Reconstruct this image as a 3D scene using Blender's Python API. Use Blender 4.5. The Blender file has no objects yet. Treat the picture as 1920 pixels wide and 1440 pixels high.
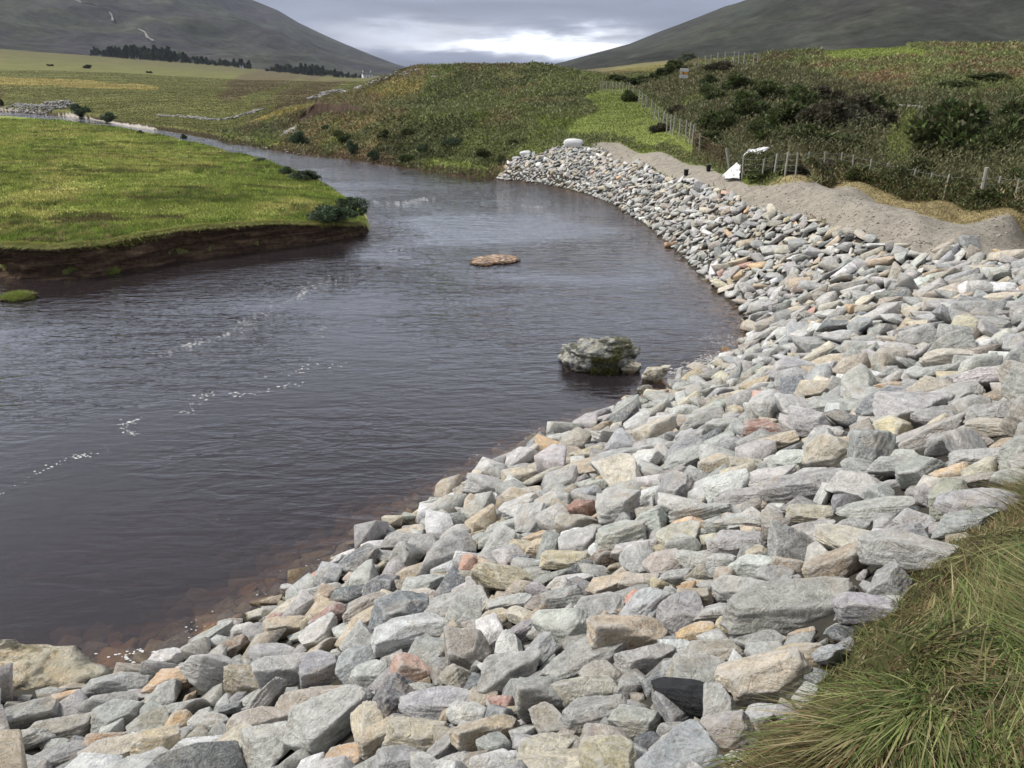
import bpy, bmesh, math, random
import numpy as np
from mathutils import Vector, Matrix, Euler

# ------------------------------------------------------------------ camera, world, sun, exposure
S = bpy.context.scene
COL = S.collection
H = 6.0                       # eye height above the river
F = 1536.0                    # focal length in photo pixels (1920 wide)
PITCH = math.radians(20.7)
cd = bpy.data.cameras.new("camera"); cam = bpy.data.objects.new("camera", cd); COL.objects.link(cam)
cam.location = (0, 0, H); cam.rotation_euler = (math.radians(90) - PITCH, 0, 0)
cd.sensor_width = 36; cd.lens = 36 * F / 1920; cd.clip_start = 0.05; cd.clip_end = 20000
S.camera = cam
S.view_settings.view_transform = 'Standard'; S.view_settings.look = 'None'
S.view_settings.exposure = 0.42; S.view_settings.gamma = 1
S.cycles.max_bounces = 7; S.cycles.transparent_max_bounces = 12
S.cycles.diffuse_bounces = 3; S.cycles.glossy_bounces = 3; S.cycles.volume_bounces = 0

SUN_EL, SUN_AZ = math.radians(52), math.radians(-84)   # azimuth from +Y towards +X
sd = bpy.data.lights.new("sun", 'SUN'); so = bpy.data.objects.new("sun", sd); COL.objects.link(so)
sd.energy = 3.0; sd.angle = math.radians(10); sd.color = (1.0, 0.965, 0.90)
sdir = Vector((math.sin(SUN_AZ) * math.cos(SUN_EL), math.cos(SUN_AZ) * math.cos(SUN_EL), math.sin(SUN_EL)))
so.rotation_euler = sdir.to_track_quat('Z', 'Y').to_euler()

def N(nt, typ, loc=None, **kw):
    n = nt.nodes.new(typ)
    for k, v in kw.items():
        if k.startswith('in_'):
            n.inputs[int(k[3:]) if k[3:].isdigit() else k[3:]].default_value = v
        else: setattr(n, k, v)
    return n
def lk(nt, a, b): nt.links.new(a, b)
def mth(nt, op, a, b=None, c=None, clamp=False):
    n = nt.nodes.new('ShaderNodeMath'); n.operation = op; n.use_clamp = clamp
    for i, v in enumerate((a, b, c)):
        if v is None: continue
        if isinstance(v, (int, float)): n.inputs[i].default_value = v
        else: nt.links.new(v, n.inputs[i])
    return n.outputs[0]
def mixc(nt, fac, a, b, mode='MIX'):
    n = nt.nodes.new('ShaderNodeMix'); n.data_type = 'RGBA'; n.blend_type = mode
    for i, v in ((0, fac), (6, a), (7, b)):
        if isinstance(v, (int, float)): n.inputs[i].default_value = v
        elif isinstance(v, (tuple, list)): n.inputs[i].default_value = (*v[:3], 1)
        else: nt.links.new(v, n.inputs[i])
    return n.outputs[2]
def noise(nt, vec, scale, detail=4, rough=.55, dist=0.0):
    n = nt.nodes.new('ShaderNodeTexNoise'); n.inputs['Scale'].default_value = scale
    n.inputs['Detail'].default_value = detail; n.inputs['Roughness'].default_value = rough
    n.inputs['Distortion'].default_value = dist
    if vec is not None: nt.links.new(vec, n.inputs['Vector'])
    return n.outputs['Fac']
def ramp(nt, fac, stops):
    n = nt.nodes.new('ShaderNodeValToRGB'); e = n.color_ramp.elements
    while len(e) < len(stops): e.new(.5)
    for i, (p, c) in enumerate(stops):
        e[i].position = p; e[i].color = (*c, 1) if isinstance(c, tuple) else (c, c, c, 1)
    nt.links.new(fac, n.inputs[0]); return n.outputs[0]
def mapping(nt, vec, scale, rot=(0, 0, 0), loc=(0, 0, 0)):
    n = nt.nodes.new('ShaderNodeMapping'); n.inputs['Scale'].default_value = scale
    n.inputs['Rotation'].default_value = rot; n.inputs['Location'].default_value = loc
    nt.links.new(vec, n.inputs['Vector']); return n.outputs[0]

# overcast sky: Nishita daylight seen through a cloud sheet described by direction only
W = bpy.data.worlds.new("World"); S.world = W; W.use_nodes = True
nt = W.node_tree; nt.nodes.clear()
out = N(nt, 'ShaderNodeOutputWorld'); bg = N(nt, 'ShaderNodeBackground'); lk(nt, bg.outputs[0], out.inputs[0])
sky = N(nt, 'ShaderNodeTexSky', sky_type='NISHITA', sun_disc=False); sky.sun_elevation = SUN_EL; sky.sun_rotation = SUN_AZ
nish = mixc(nt, 1.0, sky.outputs[0], (.1, .1, .1), 'MULTIPLY')
tc = N(nt, 'ShaderNodeTexCoord'); dirv = tc.outputs['Generated']
sep = N(nt, 'ShaderNodeSeparateXYZ'); lk(nt, dirv, sep.inputs[0]); X, Y, Z = sep.outputs
zc = mth(nt, 'MAXIMUM', Z, 0.0)
grad = ramp(nt, zc, [(0.0, (.12, .155, .26)), (.03, (.17, .19, .28)), (.075, (.18, .195, .28)), (.13, (.82, .90, 1.06)), (.3, (.92, .98, 1.12)), (.5, (.80, .83, .92)), (1, (.60, .61, .64))])
den = mth(nt, 'ADD', zc, 0.055)
cx_ = mth(nt, 'DIVIDE', X, den); cy_ = mth(nt, 'DIVIDE', Y, den)
cmb = N(nt, 'ShaderNodeCombineXYZ'); lk(nt, cx_, cmb.inputs[0]); lk(nt, cy_, cmb.inputs[1])
n1 = noise(nt, mapping(nt, cmb.outputs[0], (.55, .30, 1)), 1.0, 5, .55, .6)
cl = mixc(nt, 1.0, grad, ramp(nt, n1, [(.3, .66), (.5, .98), (.70, 1.38)]), 'MULTIPLY')
cl = mixc(nt, 1.0, cl, ramp(nt, mth(nt, 'ADD', mth(nt, 'MULTIPLY', Y, .5), .5), [(0.0, .38), (.45, .62), (.72, 1.0), (1.0, 1.08)]), 'MULTIPLY')  # unseen sky behind the viewer, dimmed to darken camera-facing faces
# gap in the clouds low over the glen
ys = mth(nt, 'MAXIMUM', Y, .05)
ax = mth(nt, 'DIVIDE', X, ys); az_ = mth(nt, 'DIVIDE', Z, ys)
nv = noise(nt, mapping(nt, dirv, (9, 9, 45)), 1.0, 4, .6, .3)
wob = mth(nt, 'MULTIPLY', mth(nt, 'SUBTRACT', nv, .5), .05)
def blob(cxv, czv, w, h, k):
    a = mth(nt, 'DIVIDE', mth(nt, 'SUBTRACT', ax, cxv), w)
    b = mth(nt, 'DIVIDE', mth(nt, 'SUBTRACT', mth(nt, 'ADD', az_, wob), czv), h)
    d2 = mth(nt, 'ADD', mth(nt, 'MULTIPLY', a, a), mth(nt, 'MULTIPLY', b, b))
    return mth(nt, 'MULTIPLY', mth(nt, 'POWER', 2.718, mth(nt, 'MULTIPLY', d2, -1.0)), k)
gap = mth(nt, 'ADD', blob(.062, .032, .062, .0125, 2.0), blob(-.11, .042, .11, .013, .42))
gap = mth(nt, 'ADD', gap, blob(-.03, .031, .09, .0065, .75))
front = mth(nt, 'GREATER_THAN', Y, .06)
gap = mth(nt, 'MULTIPLY', gap, front)
gapc = mixc(nt, 1.0, cl, mixc(nt, gap, (0, 0, 0), (.95, .98, 1.0)), 'ADD')
fin = mixc(nt, .86, nish, gapc)
lk(nt, fin, bg.inputs[0]); bg.inputs[1].default_value = 1.0

# ------------------------------------------------------------------ numeric helpers
rng = np.random.default_rng(7); random.seed(7)
def ray(px, py):
    px = np.asarray(px, float); py = np.asarray(py, float)
    u = (px - 960) / F; v = (720 - py) / F
    c, s = math.cos(PITCH), math.sin(PITCH)
    return np.stack([u, c + v * s, -s + v * c], -1)
def at_z(px, py, z=0.0):
    d = ray(px, py); t = (z - H) / d[..., 2]; return d[..., 0] * t, d[..., 1] * t
def at_r(px, py, r):            # horizontal range r
    d = ray(px, py); k = r / np.hypot(d[..., 0], d[..., 1]); return d[..., 0] * k, d[..., 1] * k, H + d[..., 2] * k
def project(x, y, z):
    c, s = math.cos(PITCH), math.sin(PITCH)
    dz = np.asarray(z) - H; dep = y * c - dz * s; v = y * s + dz * c
    return 960 + F * x / dep, 720 - F * v / dep, dep
def _h(ix, iy, iz, seed):
    h = (ix.astype(np.int64) * 374761393 + iy.astype(np.int64) * 668265263 + iz.astype(np.int64) * 2147483647 + seed * 974634777) & 0xffffffff
    h = ((h ^ (h >> 13)) * 1274126177) & 0xffffffff
    return ((h ^ (h >> 16)) & 0xffffff) / float(0xffffff)
_TAB = np.random.default_rng(99).uniform(0, 1, (8, 256, 256))
def vn2(x, y, seed=0):
    x = np.asarray(x, float); y = np.asarray(y, float)
    ix = np.floor(x); iy = np.floor(y); fx = x - ix; fy = y - iy
    fx = fx * fx * (3 - 2 * fx); fy = fy * fy * (3 - 2 * fy)
    ix = (ix.astype(np.int32) + seed * 37) & 255; iy = (iy.astype(np.int32) + seed * 91) & 255; T_ = _TAB[seed % 8]; ix1 = (ix + 1) & 255; iy1 = (iy + 1) & 255
    a = T_[ix, iy]; b = T_[ix1, iy]; c = T_[ix, iy1]; d = T_[ix1, iy1]
    return (a * (1 - fx) + b * fx) * (1 - fy) + (c * (1 - fx) + d * fx) * fy
def fbm2(x, y, oct=4, seed=0, gain=.5):
    s = 0; a = 1; t = 0
    for i in range(oct):
        s = s + a * vn2(x * 2 ** i + 17.3 * i, y * 2 ** i - 9.1 * i, seed + i); t += a; a *= gain
    return s / t
def vn3(x, y, z, seed=0):
    ix = np.floor(x); iy = np.floor(y); iz = np.floor(z); fx = x - ix; fy = y - iy; fz = z - iz
    fx = fx * fx * (3 - 2 * fx); fy = fy * fy * (3 - 2 * fy); fz = fz * fz * (3 - 2 * fz)
    r = 0
    for dx in (0, 1):
        for dy in (0, 1):
            for dz in (0, 1):
                w = (fx if dx else 1 - fx) * (fy if dy else 1 - fy) * (fz if dz else 1 - fz)
                r = r + w * _h(ix + dx, iy + dy, iz + dz, seed)
    return r
def sstep(a, b, x): t = np.clip((x - a) / (b - a), 0, 1); return t * t * (3 - 2 * t)
def in_poly(x, y, P):
    x = np.asarray(x); y = np.asarray(y); c = np.zeros(x.shape, bool); n = len(P); A_ = np.array(P)
    if x.size > 5000:
        k = (x >= A_[:, 0].min()) & (x <= A_[:, 0].max()) & (y >= A_[:, 1].min()) & (y <= A_[:, 1].max())
        if k.mean() < .9: c[k] = in_poly(x[k], y[k], P) if k.sum() <= 5000 else _ip(x[k], y[k], P); return c
    return _ip(x, y, P)
def _ip(x, y, P):
    c = np.zeros(x.shape, bool); n = len(P)
    for i in range(n):
        x1, y1 = P[i]; x2, y2 = P[(i + 1) % n]
        m = ((y1 > y) != (y2 > y))
        if y1 != y2: c ^= m & (x < (x2 - x1) * (y - y1) / (y2 - y1) + x1)
    return c
def seg_dist(x, y, P, closed=True):
    x = np.asarray(x, float); d = np.full(x.shape, 1e9); n = len(P)
    for i in range(n if closed else n - 1):
        x1, y1 = P[i]; x2, y2 = P[(i + 1) % n]; dx, dy = x2 - x1, y2 - y1; L = dx * dx + dy * dy + 1e-12
        t = np.clip(((x - x1) * dx + (y - y1) * dy) / L, 0, 1)
        d = np.minimum(d, (x - x1 - t * dx) ** 2 + (y - y1 - t * dy) ** 2)
    return np.sqrt(d)
def ipts(L, z=0.0): return [tuple(float(q) for q in at_z(a, b, z)) for a, b in L]
def smooth_poly(P, it=2):
    for _ in range(it):
        Q = [P[0]]
        for a, b in zip(P[:-1], P[1:]):
            Q += [(a[0] * .75 + b[0] * .25, a[1] * .75 + b[1] * .25), (a[0] * .25 + b[0] * .75, a[1] * .25 + b[1] * .75)]
        P = Q + [P[-1]]
    return P

# ------------------------------------------------------------------ river outline (plan, metres)
toe = ipts([(930, 337), (985, 341), (1040, 351), (1110, 368), (1160, 392), (1205, 420), (1240, 447), (1275, 480), (1315, 520),
            (1355, 555), (1388, 582), (1402, 612), (1392, 645), (1350, 675), (1290, 700), (1235, 738), (1150, 768), (1040, 810), (960, 852),
            (880, 900), (795, 940), (735, 985), (690, 1010), (630, 1045), (585, 1080), (540, 1105), (470, 1140), (420, 1170),
            (345, 1212), (270, 1248), (120, 1262), (0, 1262)])
toe = smooth_poly(toe, 1)
mead_front = smooth_poly(ipts([(0, 519), (75, 517), (169, 515), (240, 506), (319, 486), (412, 476), (487, 469), (580, 455), (656, 442), (690, 436)]), 1)
_m = np.array(mead_front); _c = np.concatenate([[0], np.cumsum(np.hypot(*np.diff(_m, axis=0).T))]); _s = np.arange(0, _c[-1], .35)
mead_front = [(float(np.interp(q, _c, _m[:, 0])), float(np.interp(q, _c, _m[:, 1]) + .9 * (fbm2(np.array(q * .45), np.array(3.), 3, 12) - .5) * min(1, (_c[-1] - q) / 2))) for q in _s] + [mead_front[-1]]
mead_back = smooth_poly(ipts([(693, 425), (692, 405), (684, 388), (660, 365), (620, 345), (560, 326), (500, 306), (420, 283), (340, 266), (280, 254), (200, 240), (120, 229), (0, 217)], .25), 1)
far_bank = smooth_poly(ipts([(0, 208), (150, 219), (240, 237), (270, 241), (330, 248), (400, 262), (430, 267), (500, 279), (560, 290), (620, 294), (700, 306), (760, 315), (840, 325), (893, 332), (930, 337)]), 1)
RIV = toe + [(-9, 6.6), (-30, 2), (-80, -5), (-90, 15), (-45, 24)] + mead_front + mead_back + [(-170, 135), (-300, 190), (-300, 240), (-190, 165)] + far_bank[:-1]
MEAD = [(-90, 15), (-45, 24)] + mead_front + mead_back + [(-170, 135), (-300, 190), (-400, 60)]

# ------------------------------------------------------------------ land surface control points
C = []
def cz(px, py, z): x, y = at_z(px, py, z); C.append((float(x), float(y), z))
def cr(px, py, r): x, y, z = at_r(px, py, r); C.append((float(x), float(y), float(z)))
def ch(px, r, z):  # hidden point: bearing of px at horizon row
    a = math.atan((px - 960) / F / math.cos(PITCH) * 0.93); C.append((r * math.sin(a), r * math.cos(a), z))
# meadow
for px, py, z in [(0, 462, .95), (170, 462, .95), (320, 440, .95), (487, 425, .9), (600, 412, .75), (670, 415, .45), (685, 400, .35), (0, 380, 1.0), (200, 370, 1.0), (400, 360, .95), (560, 370, .85),
                  (0, 300, 1.1), (150, 300, 1.05), (350, 310, .9), (520, 325, .6), (600, 345, .45), (640, 360, .4), (0, 228, .7), (150, 244, .6), (300, 268, .55), (420, 288, .45), (-200, 300, 1.1), (-200, 430, 1.0)]: cz(px, py, z)
C += [(-45, 26, 1), (-90, 20, 1.1), (-120, 60, 1.1), (-200, 130, .9)]
# far bank and the flat moor up the glen
for px, py, z in [(0, 205, .5), (150, 216, .5), (240, 233, .6), (330, 244, .7), (430, 260, .8), (500, 268, .9), (560, 280, .9), (620, 284, 1.0), (700, 296, 1.0), (800, 308, 1.1), (890, 322, .9), (925, 330, .6)]: cz(px, py, z)
for px, L in {-250: [(205, 170), (150, 300), (100, 600), (60, 950)], 0: [(187, 185), (150, 300), (120, 500), (92, 950)], 150: [(205, 150), (170, 210), (140, 350), (115, 620), (103, 950)],
              300: [(222, 125), (195, 150), (165, 230), (145, 360), (125, 620), (114, 950)], 430: [(230, 112), (200, 140), (170, 220), (150, 380), (133, 650), (124, 950)],
              520: [(240, 92), (215, 103), (195, 140), (165, 240), (150, 420), (134, 950)], 590: [(262, 78), (232, 84), (208, 90), (190, 125), (165, 210), (152, 420), (141, 950)],
              650: [(270, 70), (240, 75), (212, 80), (200, 98), (182, 125), (165, 200), (152, 500), (146, 950)],
              700: [(280, 66), (245, 70), (214, 74), (198, 96), (170, 112), (153, 128)], 770: [(290, 62), (250, 66), (214, 71), (198, 90), (165, 103), (128, 118)],
              850: [(300, 57.5), (255, 62), (214, 67), (200, 82), (160, 98), (122, 112)], 930: [(305, 54), (255, 59), (216, 64), (198, 80), (155, 96), (118, 110)],
              1010: [(290, 53), (250, 58), (216, 63), (196, 80), (155, 95), (119, 108)], 1080: [(262, 55), (235, 59), (214, 64), (190, 82), (158, 95), (132, 106)]}.items():
    for py, r in L: cr(px, py, r)
for px in (770, 850, 930, 1010): ch(px, 150, 2.5); ch(px, 400, 3.0)
ch(700, 170, 2.5); ch(700, 420, 3); ch(850, 950, 8); ch(1000, 950, 10)
# right: saddle, hill
for px, L in {1140: [(262, 52), (230, 58), (190, 75), (165, 92), (142, 125), (136, 260), (133, 500), (131, 950)], 1210: [(285, 47), (245, 52), (205, 66), (170, 82), (145, 100), (135, 150)],
              1300: [(303, 41), (255, 46), (205, 59), (160, 74), (130, 86), (116, 98)], 1400: [(300, 38.5), (250, 44), (200, 56), (150, 70), (112, 88)], 1500: [(302, 35.5), (250, 42), (200, 54), (150, 67), (100, 90)],
              1600: [(330, 33), (270, 39), (205, 53), (150, 66), (92, 88)], 1740: [(380, 28), (290, 36.5), (215, 49), (150, 63), (82, 86)], 1900: [(400, 25.5), (300, 34), (215, 47), (150, 61), (88, 84)],
              2150: [(430, 23), (300, 33), (200, 46), (95, 80)]}.items():
    for py, r in L: cr(px, py, r)
for px in (1210, 1300, 1400, 1500, 1600, 1740, 1900, 2150): ch(px, 130, 6.0); ch(px, 400, 10); ch(px, 950, 22)
# track bench and its shoulder
for px, py, z in [(1150, 270, 2.15), (1250, 294, 2.2), (1330, 320, 2.2), (1400, 350, 2.3), (1481, 344, 2.6), (1510, 347, 2.6), (1558, 369, 2.55), (1607, 392, 2.5), (1655, 408, 2.48), (1720, 427, 2.46), (1817, 450, 2.46), (1920, 466, 2.46), (2000, 484, 2.46), (2100, 505, 2.46),
                  (1560, 352, 2.15), (1640, 376, 2.02), (1720, 401, 1.97), (1800, 421, 1.95), (1920, 446, 1.95), (2050, 470, 1.95)]: cz(px, py, z)
# riprap crest
for px, py, z in [(1075, 277, 1.9), (1130, 277, 2.0), (1200, 303, 1.9), (1290, 335, 1.85), (1340, 357, 1.85), (1395, 386, 1.8), (1480, 406, 1.8), (1560, 435, 1.85), (1650, 468, 1.9), (1740, 484, 2.0), (1830, 478, 2.15), (1920, 484, 2.2),
                  (960, 318, .6), (1000, 296, 1.2), (1030, 285, 1.6)]: cz(px, py, z)
for i, p in enumerate(toe[::3]): C.append((p[0], p[1], 0.0))
# slope interior near the camera
for px, py, z in [(1920, 600, 2.5), (1920, 700, 3.0), (1920, 850, 3.55), (1600, 600, 1.75), (1500, 700, 1.6), (1700, 750, 2.5), (1600, 900, 2.7), (1400, 850, 1.9), (1300, 1000, 2.05), (1150, 900, 1.1), (1000, 1000, 1.1),
                  (900, 1200, 1.75), (1100, 1200, 2.3), (1300, 1200, 2.75), (1450, 1100, 2.85), (700, 1200, 1.2), (700, 1400, 1.95), (900, 1440, 2.7), (1100, 1440, 3.0), (500, 1400, 1.25), (300, 1400, .8), (100, 1400, .5), (1300, 1440, 3.25),
                  (60, 1240, .12), (0, 1290, .3), (1550, 480, 1.5), (1450, 480, .95), (1300, 420, .75)]: cz(px, py, z)
# grassy bank in front of the camera
for px, py, z in [(1400, 1460, 3.5), (1500, 1360, 3.5), (1560, 1260, 3.5), (1680, 1140, 3.5), (1780, 1060, 3.6), (1920, 985, 3.7), (1700, 1420, 3.95), (1800, 1250, 3.95), (1920, 1120, 3.95), (1920, 1440, 4.1)]: cz(px, py, z)
C += [(0, 0, 4.3), (0, 1.2, 4.15), (-1.5, 1.5, 3.3), (3, 0, 4.3), (6, 2, 4.3), (-6, -3, 2.8), (-14, -4, 2.0), (8, -6, 4.4), (12, 6, 3.8), (0, -8, 4.4), (20, 12, 3.0), (30, 20, 3.0), (30, 5, 4)]
C = np.array(C)
VS = .32
def uv(x, y): return np.arctan2(x, y), VS * np.log(np.hypot(x, y) + .4)
cu, cv = uv(C[:, 0], C[:, 1])
D = np.sqrt((cu[:, None] - cu) ** 2 + (cv[:, None] - cv) ** 2 + .012 ** 2)
A = np.block([[D + 0.0008 * -np.eye(len(C)), np.ones((len(C), 1))], [np.ones((1, len(C))), np.zeros((1, 1))]])
wgt = np.linalg.solve(A, np.append(C[:, 2], 0))
def Lh(x, y):
    u, v = uv(x, y); s = np.full(u.shape, wgt[-1])
    for k in range(len(C)): s += wgt[k] * np.sqrt((u - cu[k]) ** 2 + (v - cv[k]) ** 2 + .012 ** 2)
    return s
FG = ipts([(1392, 1445), (1425, 1375), (1500, 1345), (1535, 1290), (1560, 1240), (1600, 1190), (1675, 1135), (1705, 1085), (1765, 1055), (1850, 1015), (1875, 985), (1925, 962)], 3.45)
FG = [(.45, .2), (.62, 1.5)] + FG + [(7, 6), (14, 4), (10, -10), (-4, -6)]
def Hf(x, y):
    L = Lh(x, y); r = np.hypot(x, y)
    inside = in_poly(x, y, RIV); dd = seg_dist(x, y, RIV)
    sd = np.where(inside, -dd, dd)
    mead = in_poly(x, y, MEAD)
    front = mead & (seg_dist(x, y, mead_front, False) < 3)
    w = np.where(front, .22, np.where(mead, .7, np.where((x > -60) & (y > 45) & (x < 0), 1.0, .5)))
    L = np.where(~mead & (r > 30), L + np.minimum(.16 * (fbm2(x / 2.2, y / 2.2, 3, 5) - .5) * np.clip(r / 60, 0, 2.5) + .7 * np.clip(r / 80, 0, 1) * (fbm2(x / 14, y / 14, 3, 9) - .5), 1), L)
    trk = in_poly(np.arctan2(x, y), np.log(np.hypot(x, y) + 1e-6), TRK0); L = np.where(trk, L + .13 * (fbm2(x / 1.0, y / 1.0, 4, 61) - .5) + .10 * np.abs(fbm2(x / .9 + y / .9, y / 3., 3, 62) - .5), L)
    L = np.where(mead, L + .12 * (fbm2(x / 1.1, y / 1.1, 3, 3) - .5) + .2 * (fbm2(x / 7, y / 7, 2, 31) - .5), L)
    fg = in_poly(x, y, FG); e = seg_dist(x, y, FG)
    L = L + np.where(fg, .10 * sstep(0, .3, e) + .26 * sstep(0, .4, e) * (fbm2(x / .55, y / .55, 2, 77) - .5), 0)
    L = np.maximum(L, .05)
    bed = -np.minimum(.06 + .42 * dd, .75 + .5 * fbm2(x / 4, y / 4, 2, 8)) + .08 * (fbm2(x / .35, y / .35, 2, 21) - .5)
    t = sstep(0, 1, sd / w)
    return np.where(inside, bed, np.maximum(-.06 + (L + .06) * t, .03 * (sd > .05)))
TRK0 = [(math.atan2(*q), math.log(math.hypot(*q))) for q in ipts([(1125, 267), (1250, 290), (1350, 326), (1400, 350), (1480, 342), (1560, 352), (1720, 401), (1925, 446), (2100, 470), (2100, 495), (1925, 480), (1740, 480), (1650, 465), (1560, 430), (1480, 400), (1395, 380), (1290, 330), (1130, 275)], 2.2)]
inner = np.radians(np.linspace(-37, 37, 1000)); outer = np.radians(np.linspace(37.6, 105, 70))
AZ = np.concatenate([-outer[::-1], inner, outer]); LR = np.linspace(math.log(.5), math.log(1000), 1150)
gaz, glr = np.meshgrid(AZ, LR); GR = np.exp(glr); GX = GR * np.sin(gaz); GY = GR * np.cos(gaz)
GZ = Hf(GX, GY)
ci = np.arange(len(AZ)); nr = len(LR)
def gz(x, y):
    a = np.arctan2(x, y); fc = np.interp(a, AZ, ci); fr = (np.log(np.hypot(x, y) + 1e-9) - LR[0]) / (LR[1] - LR[0])
    fr = np.clip(fr, 0, nr - 1.001); fc = np.clip(fc, 0, len(AZ) - 1.001)
    i = fr.astype(int); j = fc.astype(int); a = fr - i; b = fc - j
    return (GZ[i, j] * (1 - b) + GZ[i, j + 1] * b) * (1 - a) + (GZ[i + 1, j] * (1 - b) + GZ[i + 1, j + 1] * b) * a
tt = np.exp(np.linspace(math.log(1.2), math.log(1000), 2500))
def hit(px, py):
    d = ray(px, py); d = d / np.hypot(d[..., 0], d[..., 1])[..., None]
    x = d[..., 0:1] * tt; y = d[..., 1:2] * tt; z = H + d[..., 2:3] * tt
    g = np.maximum(gz(x, y), 0); below = z <= g; i = np.argmax(below, -1); i = np.where(below.any(-1), i, len(tt) - 1)
    t = tt[i]; X_ = d[..., 0] * t; Y_ = d[..., 1] * t; return X_, Y_, np.maximum(gz(X_, Y_), 0)
def hpts(L): x, y, z = hit(np.array([p[0] for p in L]), np.array([p[1] for p in L])); return list(zip(x.tolist(), y.tolist()))
def zpoly(L):   # polygon in (azimuth, log range)
    return [(math.atan2(a, b), math.log(math.hypot(a, b))) for a, b in hpts(L)]
def inz(x, y, P, j=.006, seed=0):
    a0 = np.arctan2(x, y); l0 = np.log(np.hypot(x, y) + 1e-6); pa = [p[0] for p in P]; pl = [p[1] for p in P]
    k = (a0 > min(pa) - j) & (a0 < max(pa) + j) & (l0 > min(pl) - 3 * j) & (l0 < max(pl) + 3 * j); res = np.zeros(np.shape(x), bool)
    if k.any(): res[k] = _inz(x[k], y[k], P, j, seed)
    return res
def _inz(x, y, P, j, seed):
    a = np.arctan2(x, y) + j * 2 * (fbm2(x / 1.7, y / 1.7, 3, 60 + seed) - .5)
    l = np.log(np.hypot(x, y) + 1e-6) + 6 * j * (fbm2(x / 2.3, y / 2.3, 3, 90 + seed) - .5)
    return in_poly(a, l, P)

import time as _t; _t0 = _t.time()
print('grid done')
# ------------------------------------------------------------------ object helpers
def link(o, parent=None):
    COL.objects.link(o)
    if parent is not None: o.parent = parent
    return o
def tag(o, label=None, cat=None, group=None, kind=None):
    if label: o['label'] = label
    if cat: o['category'] = cat
    if group: o['group'] = group
    if kind: o['kind'] = kind
    return o
def empty(name, loc, label=None, cat=None, group=None, rz=0):
    o = bpy.data.objects.new(name, None); o.location = loc; o.rotation_euler = (0, 0, rz); o.empty_display_size = .2
    link(o); tag(o, label, cat, group); return o
def npmesh(name, V, T, mat, col=None, smooth=False, k=3):
    V = np.ascontiguousarray(V, np.float32); T = np.ascontiguousarray(T, np.int32)
    me = bpy.data.meshes.new(name); me.vertices.add(len(V)); me.vertices.foreach_set('co', V.ravel())
    me.loops.add(T.size); me.loops.foreach_set('vertex_index', T.ravel())
    me.polygons.add(len(T)); me.polygons.foreach_set('loop_start', np.arange(0, T.size, k, dtype=np.int32))
    if smooth: me.polygons.foreach_set('use_smooth', np.ones(len(T), bool))
    if col is not None:
        ca = me.color_attributes.new('Col', 'FLOAT_COLOR', 'POINT')
        c4 = np.ones((len(V), 4), np.float32); c4[:, :3] = col; ca.data.foreach_set('color', c4.ravel())
    me.update(calc_edges=True); me.materials.append(mat); return me
def npobj(name, V, T, mat, col=None, smooth=False, parent=None, k=3):
    return link(bpy.data.objects.new(name, npmesh(name, V, T, mat, col, smooth, k)), parent)
def bmobj(name, bm, mat, parent=None, smooth=False):
    me = bpy.data.meshes.new(name); bm.to_mesh(me); bm.free(); me.materials.append(mat)
    if smooth:
        for p in me.polygons: p.use_smooth = True
    return link(bpy.data.objects.new(name, me), parent)
def box(bm, c, s, rot=None, bev=0):
    r = bmesh.ops.create_cube(bm, size=1); vs = r['verts']
    for v in vs:
        v.co = Vector((v.co.x * s[0], v.co.y * s[1], v.co.z * s[2]))
        if rot: v.co.rotate(rot)
        v.co += Vector(c)
    if bev: bmesh.ops.bevel(bm, geom=list({e for v in vs for e in v.link_edges}), offset=bev, segments=1, affect='EDGES')
def tube(bm, pts, rad, seg=6):
    rings = []
    for i, p in enumerate(pts):
        p = Vector(p); a = Vector(pts[max(i - 1, 0)]); b = Vector(pts[min(i + 1, len(pts) - 1)])
        q = (b - a).to_track_quat('Z', 'Y'); r = rad[i] if isinstance(rad, (list, tuple)) else rad
        rings.append([bm.verts.new(p + q @ Vector((r * math.cos(t), r * math.sin(t), 0))) for t in [2 * math.pi * k / seg for k in range(seg)]])
    for A_, B_ in zip(rings[:-1], rings[1:]):
        for k in range(seg): bm.faces.new((A_[k], A_[(k + 1) % seg], B_[(k + 1) % seg], B_[k]))
    bm.faces.new(rings[0][::-1]); bm.faces.new(rings[-1])

# ------------------------------------------------------------------ materials
def newmat(name):
    m = bpy.data.materials.new(name); m.use_nodes = True; nt = m.node_tree; nt.nodes.clear()
    o = N(nt, 'ShaderNodeOutputMaterial'); b = N(nt, 'ShaderNodeBsdfPrincipled'); lk(nt, b.outputs[0], o.inputs[0])
    b.inputs['Roughness'].default_value = .85; b.inputs['Specular IOR Level'].default_value = .25
    return m, nt, b
def bump(nt, b, h, strength=.5, dist=.05):
    n = N(nt, 'ShaderNodeBump'); n.inputs['Strength'].default_value = strength; n.inputs['Distance'].default_value = dist
    lk(nt, h, n.inputs['Height']); lk(nt, n.outputs[0], b.inputs['Normal']); return n
def simple(name, c, var=.25, sc=6, rough=.85, bs=.3, bd=.02):
    m, nt, b = newmat(name); g = N(nt, 'ShaderNodeNewGeometry')
    n = noise(nt, g.outputs['Position'], sc, 6, .6)
    v = ramp(nt, n, [(.25, 1 - var), (.75, 1 + var)])
    lk(nt, mixc(nt, 1, c, v, 'MULTIPLY'), b.inputs['Base Color']); b.inputs['Roughness'].default_value = rough
    bump(nt, b, noise(nt, g.outputs['Position'], sc * 4, 6, .65), bs, bd); return m
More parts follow.
